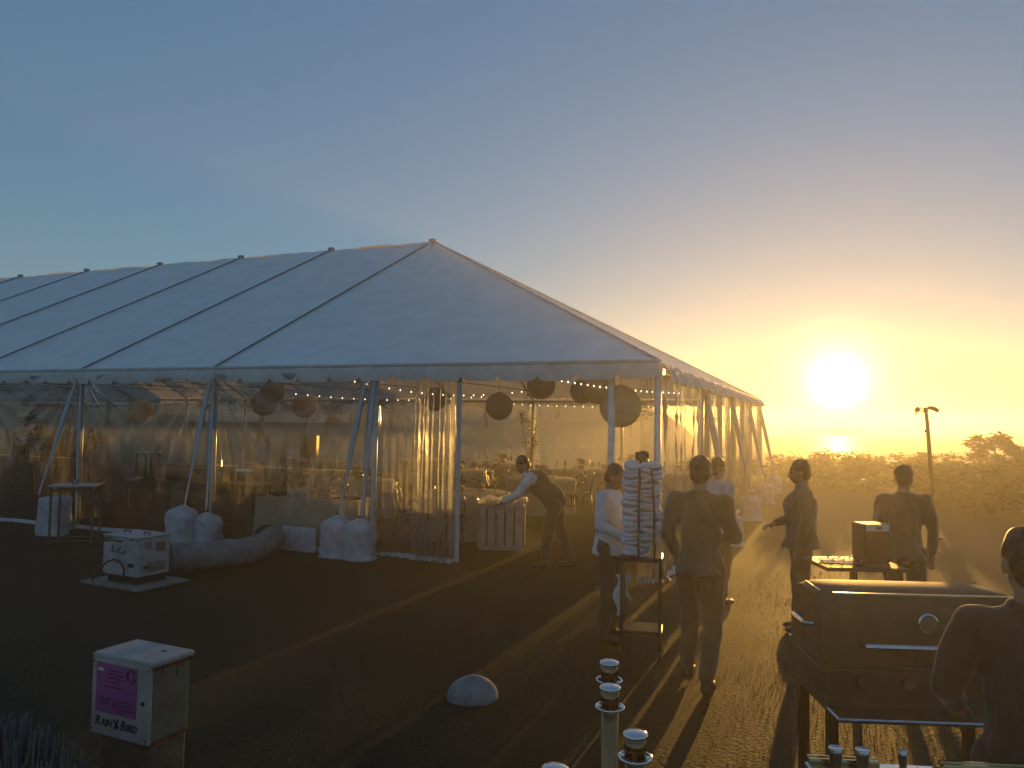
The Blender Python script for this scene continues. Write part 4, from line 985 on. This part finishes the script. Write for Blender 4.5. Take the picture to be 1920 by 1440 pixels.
M_blue = mat('pale_blue_shirt', (.30, .34, .40), .8, var=.1); M_trou = mat('dark_trousers', (.055, .038, .024), .88, var=.3, sheen=.3); M_shoe = mat('black_shoes', (.012, .011, .010), .35)
def person(label, loc, rz, h, J=None, shirt=M_vest, sleeves=None, skin=0, sleeve_end=1.0, vest=None, hand_pose=0, group=None):
    """joints in metres for a figure of height h facing +Y"""
    t = thing('person', label, 'person', loc, rz, group)
    k = h/1.72
    P = dict(pel=(0, 0, .93), waist=(0, 0, 1.06), chest=(0, .01, 1.26), neck=(0, -.005, 1.43), head=(0, .02, 1.585),
             shL=(-.178, -.015, 1.385), shR=(.178, -.015, 1.385), elL=(-.235, -.02, 1.12), elR=(.235, -.02, 1.12), wrL=(-.235, .06, .88), wrR=(.235, .06, .88),
             hpL=(-.095, 0, .90), hpR=(.095, 0, .90), knL=(-.10, .02, .49), knR=(.10, .02, .49), anL=(-.10, -.02, .085), anR=(.10, -.02, .085))
    P.update(J or {}); P = {a: Vector(b)*k for a, b in P.items()}
    body = MB(); hd = P['head']; nk = P['neck']
    fwd = Vector((0, 1, 0)); up = (hd-nk).normalized(); fwd = (fwd-up*fwd.dot(up)).normalized()
    if 'look' in P: fwd = P['look'].normalized(); fwd = (fwd-up*fwd.dot(up)).normalized()
    rt = fwd.cross(up); HM = Matrix((rt, fwd, up)).transposed()
    hp = lambda x, y, z: hd+HM@Vector((x*k, y*k, z*k))
    body.ell(hp(0, -.008, .025), (.074*k, .092*k, .092*k), 16, 12, M=HM); body.ell(hp(0, .022, -.045), (.056*k, .066*k, .075*k), 14, 10, M=HM)
    body.ell(hp(0, .098, -.02), (.013*k, .018*k, .026*k), 8, 6, M=HM); body.ell(hp(0, .086, -.066), (.022*k, .012*k, .009*k), 8, 6, M=HM); body.ell(hp(0, .083, .022), (.045*k, .014*k, .010*k), 8, 6, M=HM)
    for s_ in (-1, 1): body.ell(hp(s_*.076, -.005, -.012), (.012*k, .022*k, .032*k), 8, 6, M=HM)
    cap(body, nk-up*.03*k, hp(0, -.015, -.06), .058*k, .052*k)
    cap(body, P['pel'], P['waist'], .135*k, .125*k); cap(body, P['waist'], P['chest'], .125*k, .145*k); cap(body, P['chest'], nk, .14*k, .06*k)
    for S in 'LR': cap(body, nk-up*.02*k, P['sh'+S]-Vector((0, 0, .025*k)), .05*k, .045*k)
    for S in 'LR':
        cap(body, P['sh'+S]-Vector((0, 0, .015*k)), P['el'+S], .046*k, .038*k); cap(body, P['el'+S], P['wr'+S], .040*k, .027*k)
        cap(body, P['hp'+S], P['kn'+S], .082*k, .055*k); cap(body, P['kn'+S], P['an'+S], .054*k, .036*k)
        d = (P['wr'+S]-P['el'+S]).normalized(); sd = d.cross(Vector((0, 0, 1)) if abs(d.z) < .9 else Vector((0, 1, 0))).normalized(); nm = sd.cross(d)
        w = P['wr'+S]; HMx = Matrix((sd, d, nm)).transposed()
        body.ell(w+d*.05*k, (.036*k, .05*k, .015*k), 10, 8, M=HMx)
        for i, (o_, l_) in enumerate(((-.027, .062), (-.009, .072), (.009, .068), (.026, .052))):
            a = w+d*.088*k+sd*o_*k; m1 = a+d*l_*.5*k-nm*.006*k; m2 = a+d*l_*.85*k-nm*.026*k
            body.tube([a-d*.02*k, a, m1, m2], [.0095*k, .0095*k, .009*k, .008*k], 7)
        sg = 1 if S == 'L' else -1
        body.tube([w+d*.03*k+sd*.025*sg*k, w+d*.06*k+sd*.05*sg*k-nm*.01*k, w+d*.09*k+sd*.055*sg*k-nm*.022*k], [.012*k, .011*k, .009*k], 7)
        f_ = P['an'+S]; body.ell((f_.x, f_.y+.06*k, f_.z-.045*k), (.04*k, .11*k, .035*k), 10, 7)
    bo = remesh(body, 'body', M_skin[skin], .0085, t)
    for s_ in (-1, 1): MB().ell(hp(s_*.031, .0815, .002), .0085*k, 8, 6).build('eye', mat('eye_dark', (.10, .08, .07), .3), t, True)
    hr = MB(); hr.ell(hp(0, -.022, .045), (.083*k, .095*k, .088*k), 16, 12, M=HM); hr.ell(hp(0, -.055, -.01), (.074*k, .06*k, .08*k), 14, 10, M=HM)
    hr.ell(hp(0, -.03, .085), (.070*k, .075*k, .05*k), 14, 9, M=HM)
    remesh(hr, 'hair', M_hair, .008, t, .003, 60)
    tr_ = MB(); cap(tr_, P['pel'], P['pel'].lerp(P['waist'], .8), .15*k, .140*k)
    for S in 'LR':
        cap(tr_, P['hp'+S], P['kn'+S], .100*k, .080*k); cap(tr_, P['kn'+S], P['an'+S]+Vector((0, 0, .05*k)), .078*k, .062*k)
    remesh(tr_, 'trousers', M_trou, .013, t, .008, 20)
    for S in 'LR':
        f_ = P['an'+S]; sh = MB(); sh.ell((f_.x, f_.y+.065*k, f_.z-.042*k), (.052*k, .135*k, .042*k), 12, 8, fn=lambda d: 1); cap(sh, f_, f_-Vector((0, 0, .05*k)), .05*k, .05*k)
        remesh(sh, 'shoe', M_shoe, .011, t)
    s_ = MB(); cap(s_, P['pel'].lerp(P['waist'], .30 if vest else .10), P['waist'], (.135 if vest else .163)*k, (.128 if vest else .143)*k)
    if not vest: s_.lathe([(.150*k, 0), (.182*k, -.10*k), (.186*k, -.13*k), (.150*k, -.13*k)], 18, P['pel'].lerp(P['waist'], .3))
    s_.lathe([(.064*k, -.03*k), (.072*k, .0), (.066*k, .03*k), (.055*k, .03*k)], 14, nk); cap(s_, P['waist'], P['chest'], .143*k, .160*k); cap(s_, P['chest'], nk-up*.05*k, .155*k, .075*k); 
    for S in 'LR': cap(s_, nk-up*.045*k, P['sh'+S]-Vector((0, 0, .012*k)), .062*k, .066*k); cap(s_, P['chest'].lerp(P['sh'+S], .35), P['sh'+S]-Vector((0, 0, .03*k)), .095*k, .060*k)
    for S in 'LR': cap(s_, P['sh'+S], P['el'+S], .069*k, .055*k); cap(s_, P['el'+S], P['el'+S].lerp(P['wr'+S], .90), .054*k, .043*k)
    remesh(s_, 'shirt', sleeves or shirt, .011, t, .009, 22)
    if vest:
        v_ = MB(); cap(v_, P['pel'].lerp(P['waist'], .3), P['waist'], .170*k, .154*k); cap(v_, P['waist'], P['chest'], .154*k, .172*k); cap(v_, P['chest'], nk-up*.07*k, .166*k, .085*k)
        remesh(v_, 'waistcoat', vest, .013, t, .004, 14)
    return t
# waiter leaning over the bin: faces picture-left
person('waiter in black waistcoat and white sleeves leaning over the bin', (.62, 10.55, 0), R(82), 1.70,
       dict(waist=(0, .12, 1.04), chest=(0, .26, 1.17), neck=(0, .40, 1.27), head=(0, .47, 1.40), shL=(-.18, .34, 1.25), shR=(.18, .34, 1.25), pel=(0, .0, .92),
            elL=(-.20, .50, 1.02), wrL=(-.14, .72, .90), elR=(.2, .48, 1.0), wrR=(.12, .70, .88), look=(0, 1, -.5),
            knL=(-.11, .10, .50), anL=(-.11, .12, .085), knR=(.12, -.06, .50), anR=(.12, -.22, .085), hpL=(-.095, 0, .89), hpR=(.095, 0, .89)), sleeves=M_white, vest=M_vest, skin=1)
# worker in white, head bowed, carrying a strapped bundle
person('worker in a white shirt with bowed head beside the strapped bundle', (.925, 7.12, 0), R(-120), 1.62,
       dict(head=(0, .05, 1.575), look=(0, 1, -.45), elL=(-.25, .03, 1.13), wrL=(-.14, .24, .99), elR=(.25, .0, 1.13), wrR=(.15, .26, .99)), shirt=M_white, skin=1)
tw = MB()
def towel(u, v): return (.12*u+.02*math.sin(v*9), .012*math.sin(u*7+v*4), -.36*v*(.75+.25*math.sin(u*5+1))-.02)
tw.grid(towel, 8, 14); twl = tw.build('hand_towel', M_white, smooth=True, loc=(.945, 6.90, .66)); sol = twl.modifiers.new('thick', 'SOLIDIFY'); sol.thickness = .012
tag(twl, 'white towel hanging below the knees of the worker in white', 'towel')
# the bundle of folded white linen in its straps, on a small trolley
bd = thing('linen_bundle', 'tall strapped stack of folded white linen on a dark trolley', 'linen stack', (1.145, 6.72, 0), R(-12))
MB().bevbox((0, 0, .83), (.36, .32, .04), .01).build('trolley_deck', M_blackmetal, bd)
MB().bevbox((0, 0, .22), (.36, .32, .03), .01).build('trolley_deck', M_blackmetal, bd)
for sx in (-.16, .16):
    for sy_ in (-.13, .13):
        MB().box((sx, sy_, .45), (.025, .025, .76)).build('trolley_leg', M_blackmetal, bd); MB().lathe([(.035, -.012), (.035, .012)], 12, (sx, sy_, .035), Matrix.Rotation(PI/2, 3, 'Y')).build('castor', M_black, bd)
z = .85; rg = random.Random(8)
while z < 1.60:
    th_ = rg.uniform(.032, .055); w_ = (.335-.12*max(0, (1.05-z)/.2)+rg.uniform(-.02, .02))/2; xo = rg.uniform(-.012, .012)-.04*max(0, (1.05-z)/.2)
    p1, p2, p3 = [rg.random()*6 for _ in range(3)]
    def slab(u, v, z=z, th_=th_, w_=w_, xo=xo, p1=p1, p2=p2, p3=p3):
        a = 2*PI*u; c, s_ = math.cos(a), math.sin(a); e = 5; rr_ = (abs(c)**e+abs(s_)**e)**(-1/e)
        q = math.sin(PI*v); k = (q**.16 if q > 0 else 0)*(1+.035*math.sin(5*a+p1)+.025*math.sin(11*a+p2+5*v))
        return (xo+c*rr_*w_*k, s_*rr_*.155*k, z+th_*(.5-.56*math.cos(PI*v))+.010*math.sin(3*a+p3)+.006*math.sin(7*a+p2))
    MB().grid(slab, 44, 10).build('folded_linen', M_white, bd, True); z += th_
for x_ in (-.02, .11): MB().tube([(x_, -.172, .84), (x_, -.176, 1.2), (x_*.8, -.168, 1.58), (x_*.2, 0, 1.70), (x_*.8, .168, 1.58), (x_, .176, 1.2), (x_, .172, .84)], .011, 6).build('strap', M_black, bd)
MB().ell((0, 0, 1.70), (.06, .045, .045), 10, 7, fn=lambda d: 1+.25*math.sin(6*d.x+5*d.y)).build('knot', M_black, bd, True)
# others in the glare
WALK = dict(knL=(-.10, .16, .52), anL=(-.10, .05, .11), knR=(.10, -.02, .49), anR=(.10, -.22, .095), elL=(-.24, -.06, 1.13), wrL=(-.22, .12, .96), elR=(.25, .02, 1.12), wrR=(.16, .24, 1.10))
person('person in haze tinted clothes walking away in the glare, nearest the posts', (1.46, 5.95, 0), R(-25), 1.74, WALK, shirt=M_haze_cloth)
person('person in a pale blue shirt standing beyond the walking one', (2.30, 8.6, 0), R(-60), 1.62, dict(elL=(-.24, .05, 1.12), wrL=(-.10, .24, 1.08)), shirt=M_blue)
person('person in haze tinted clothes standing sideways in the glare below the sun', (2.82, 7.5, 0), R(75), 1.66, dict(elR=(.25, .03, 1.12), wrR=(.12, .25, 1.05)), shirt=M_haze_cloth, skin=1)
person('person in haze tinted clothes seen from behind, right of the labelled case', (3.56, 7.0, 0), R(-20), 1.65, None, shirt=M_haze_cloth)
person('dark clad person cut by the right picture edge beside the grill', (1.73, 2.58, 0), R(-14), 1.66, dict(elL=(-.25, .06, 1.14), wrL=(-.17, .26, 1.02)), shirt=M_vest)

# ------------------------------------------------------------------ shrubs, trees, houses
def shrub(x, y, rx, h, label, seed, n=2000, size=.11, mt=None, group='shrubs along the bluff', name='shrub'):
    rg = random.Random(seed); z = float(hgt(np.array(x), np.array(y)))-.05
    t = thing(name, label, 'shrub', (x, y, z), 0, group)
    st = MB()
    for k in range(6):
        a = rg.random()*6.28; st.tube([(0, 0, 0), (.2*rx*math.cos(a), .2*rx*math.sin(a), h*.4), (.6*rx*math.cos(a), .6*rx*math.sin(a), h*.75)], [.05, .03, .01], 5)
    st.build('stems', M_bark, t)
    b = MB(); nc = 20
    for k in range(nc):
        a = rg.random()*6.28; q = rx*.75*rg.random()**.5; zz = h*(.10+.72*rg.random()*(1-.5*(q/rx)**2))
        leaves(b, (q*math.cos(a), q*math.sin(a), zz), (rx*.36, rx*.36, h*.19), n//nc, size, rg)
    b.build('foliage', mt or M_leaf2, t)
SH = [(9.6, 29, 1.9, 1.15, 'low shrub beside the tent end under the sea horizon'), (12.2, 31, 2.2, 1.40, 'wide dark shrub just left of the sun glitter'), (14.2, 33, 2.0, 1.30, 'shrub directly under the sun glitter'),
      (16.4, 33, 1.9, 1.15, 'low shrub just right of the sun glitter'), (17.0, 30, 2.0, 1.25, 'shrub half way between glitter and mast'), (11.4, 20.5, 1.5, 1.30, 'shrub at the left foot of the light mast'),
      (11.3, 18.2, 1.5, 1.50, 'rounded shrub right behind the light mast'), (13.0, 19.2, 1.7, 1.42, 'broad shrub just right of the light mast'), (14.8, 20.5, 1.7, 1.50, 'broad shrub between mast and round tree'),
      (17.2, 22.0, 2.2, 1.75, 'tall dark shrub at the right picture edge'), (12.4, 15.8, 1.5, 1.35, 'near shrub below the round tree'), (15.4, 17.6, 1.9, 1.6, 'shrub in the right corner of the slope'),
      (10.2, 24.5, 1.7, 1.1, 'shrub between the tent end and the sun path'), (7.4, 27.5, 1.7, 1.15, 'shrub seen through the clear end wall'), (10.6, 14.0, 1.2, 1.15, 'nearest low shrub on the right of the lawn'),
      (11.4, 27.0, 1.7, 1.2, 'shrub in front of the wide dark one by the glitter'), (13.2, 28.0, 1.8, 1.15, 'shrub in front of the glitter shrub, slightly left of the sun'), (15.2, 28.5, 1.8, 1.2, 'middle shrub of the row right of the sun'), (13.6, 23.5, 1.7, 1.3, 'shrub left of the mast in the second row')]
for i, (x, y, r_, tops, lb) in enumerate(SH):
    z = float(hgt(np.array(x), np.array(y)))
    shrub(x, y, r_, max(.9, tops-z), lb, 200+i, 2000, .14, M_leaf2 if i % 2 else M_leaf)
def tree(x, y, h, r_, label, seed, n=2200, size=.16, mt=None, trunk=.4, cat='tree', dens=1.0, group=None):
    rg = random.Random(seed); z = float(hgt(np.array(x), np.array(y)))-.05
    t = thing('tree', label, cat, (x, y, z), 0, group)
    tk = MB(); tk.tube([(0, 0, 0), (.05*h*rg.uniform(-1, 1), 0, h*trunk), (.05*h*rg.uniform(-1, 1), .02*h, h*.8)], [.035*h, .025*h, .008*h], 8); tk.build('trunk', M_bark, t, True)
    for k in range(6):
        a = rg.random()*6.28; z0_ = h*rg.uniform(trunk*.8, .7)
        MB().tube([(0, 0, z0_), (.4*r_*math.cos(a), .4*r_*math.sin(a), z0_+.1*h), (.8*r_*math.cos(a), .8*r_*math.sin(a), z0_+.22*h)], [.013*h, .008*h, .003*h], 5).build('limb', M_bark, t)
    b = MB(); nc = 30
    for k in range(nc):
        a = rg.random()*6.28; cz = rg.uniform(-.85, .85); q = r_*.78*math.sqrt(1-cz*cz)*rg.random()**.4; zz = h*(trunk+1)/2+cz*h*(1-trunk)/2*.85
        leaves(b, (q*math.cos(a), q*math.sin(a), zz), (r_*.33, r_*.33, h*(1-trunk)*.16), int(n*dens)//nc, size, rg)
    b.build('crown', mt or M_leaf2, t)
z_ = float(hgt(np.array(16.6), np.array(26.5)))
tree(16.6, 26.5, 2.0-z_, 1.1, 'round crowned small tree standing above the shrubs at the right', 301, 4200, .13, M_leaf, .2)
for i, (x, y, h, r_, lb) in enumerate(((-6.5, 42, 5.0, 3.0, 'broad tree behind the tent, left of the lantern'), (-1.5, 46, 3.2, 2.4, 'rounded tree on the slope straight behind the lantern'), (3.0, 50, 3.0, 2.6, 'tree on the slope behind the thin indoor tree'),
        (6.8, 44, 2.2, 1.6, 'tree on the slope behind the largest looking lantern'), (-13, 40, 5.5, 2.8, 'tree behind the tent between the houses'), (-22, 42, 5.0, 3.2, 'tree at the far left behind the reeds'))):
    tree(x, y, h, r_, lb, 320+i, 1500, .26, M_leaf2 if i % 2 else M_leaf, .3, group='trees on the slope behind the tent')
def house(x, y, w, d, h, rz, label, seed, roof):
    z = float(hgt(np.array(x), np.array(y)))-.3; t = thing('house', label, 'house', (x, y, z), rz)
    MW = mat('render_white', (.55, .52, .47), .85, var=.12, scale=1.5); MG = mat('window_glass', (.03, .035, .04), .08, var=.2); MR = mat('roof_tile', (.17, .12, .09), .85, var=.3, scale=6)
    MB().box((0, 0, h/2), (w, d, h)).build('wall', MW, t)
    if roof == 'flat': MB().bevbox((0, 0, h+.12), (w+.5, d+.5, .24), .04).build('roof', MR, t)
    else:
        rf = MB(); e = .4; rf.add([(-w/2-e, -d/2-e, h), (w/2+e, -d/2-e, h), (w/2+e, d/2+e, h), (-w/2-e, d/2+e, h), (-w/2+1, 0, h+1.3), (w/2-1, 0, h+1.3)], [(0, 1, 5, 4), (1, 2, 5), (2, 3, 4, 5), (3, 0, 4), (3, 2, 1, 0)]); rf.build('roof', MR, t)
    nw = int(w/1.9)
    for fl_ in range(max(1, int(h/2.4))):
        for k in range(nw):
            xx = -w/2+(k+.5)*w/nw; zz = 1.35+fl_*2.5
            f_ = MB().box((xx, -d/2-.02, zz), (1.1, .08, 1.3)).build('window', mat('window_frame', (.4, .38, .35), .6), t)
            MB().box((xx-.26, -d/2-.062, zz), (.46, .02, 1.14)).build('pane', MG, f_); MB().box((xx+.26, -d/2-.062, zz), (.46, .02, 1.14)).build('pane', MG, f_)
    MB().box((w/2-.9, -d/2-.03, 1.05), (.95, .06, 2.1)).build('door', mat('house_door', (.12, .08, .05), .6), t)
house(-14.5, 47, 9, 6, 3.1, R(12), 'low white house with dark windows behind the lanterns', 1, 'flat')
house(-27, 52, 10, 7, 5.0, R(18), 'two storey pale house at the far left behind the tent', 2, 'hip')

# ------------------------------------------------------------------ haze: one even box of air round everything
hm = bpy.data.materials.new('haze'); hm.use_nodes = True; hn = hm.node_tree; hn.nodes.clear()
ho = hn.nodes.new('ShaderNodeOutputMaterial'); hv = hn.nodes.new('ShaderNodeVolumePrincipled')
hv.inputs['Density'].default_value = HAZE_DENSITY; hv.inputs['Anisotropy'].default_value = HAZE_G; hv.inputs['Color'].default_value = (.95, .93, .90, 1)
hn.links.new(hv.outputs[0], ho.inputs['Volume'])
hb = MB().box((0, (FAR-85)/2+5, 3.0), (1240, FAR+110, 17.0)); 
hb.v = [(x, y, (-13.5 if z < 0 else 6.75)) for x, y, z in hb.v]
tag(hb.build('haze', hm), 'warm sea haze hanging over the whole place', 'haze', kind='stuff')
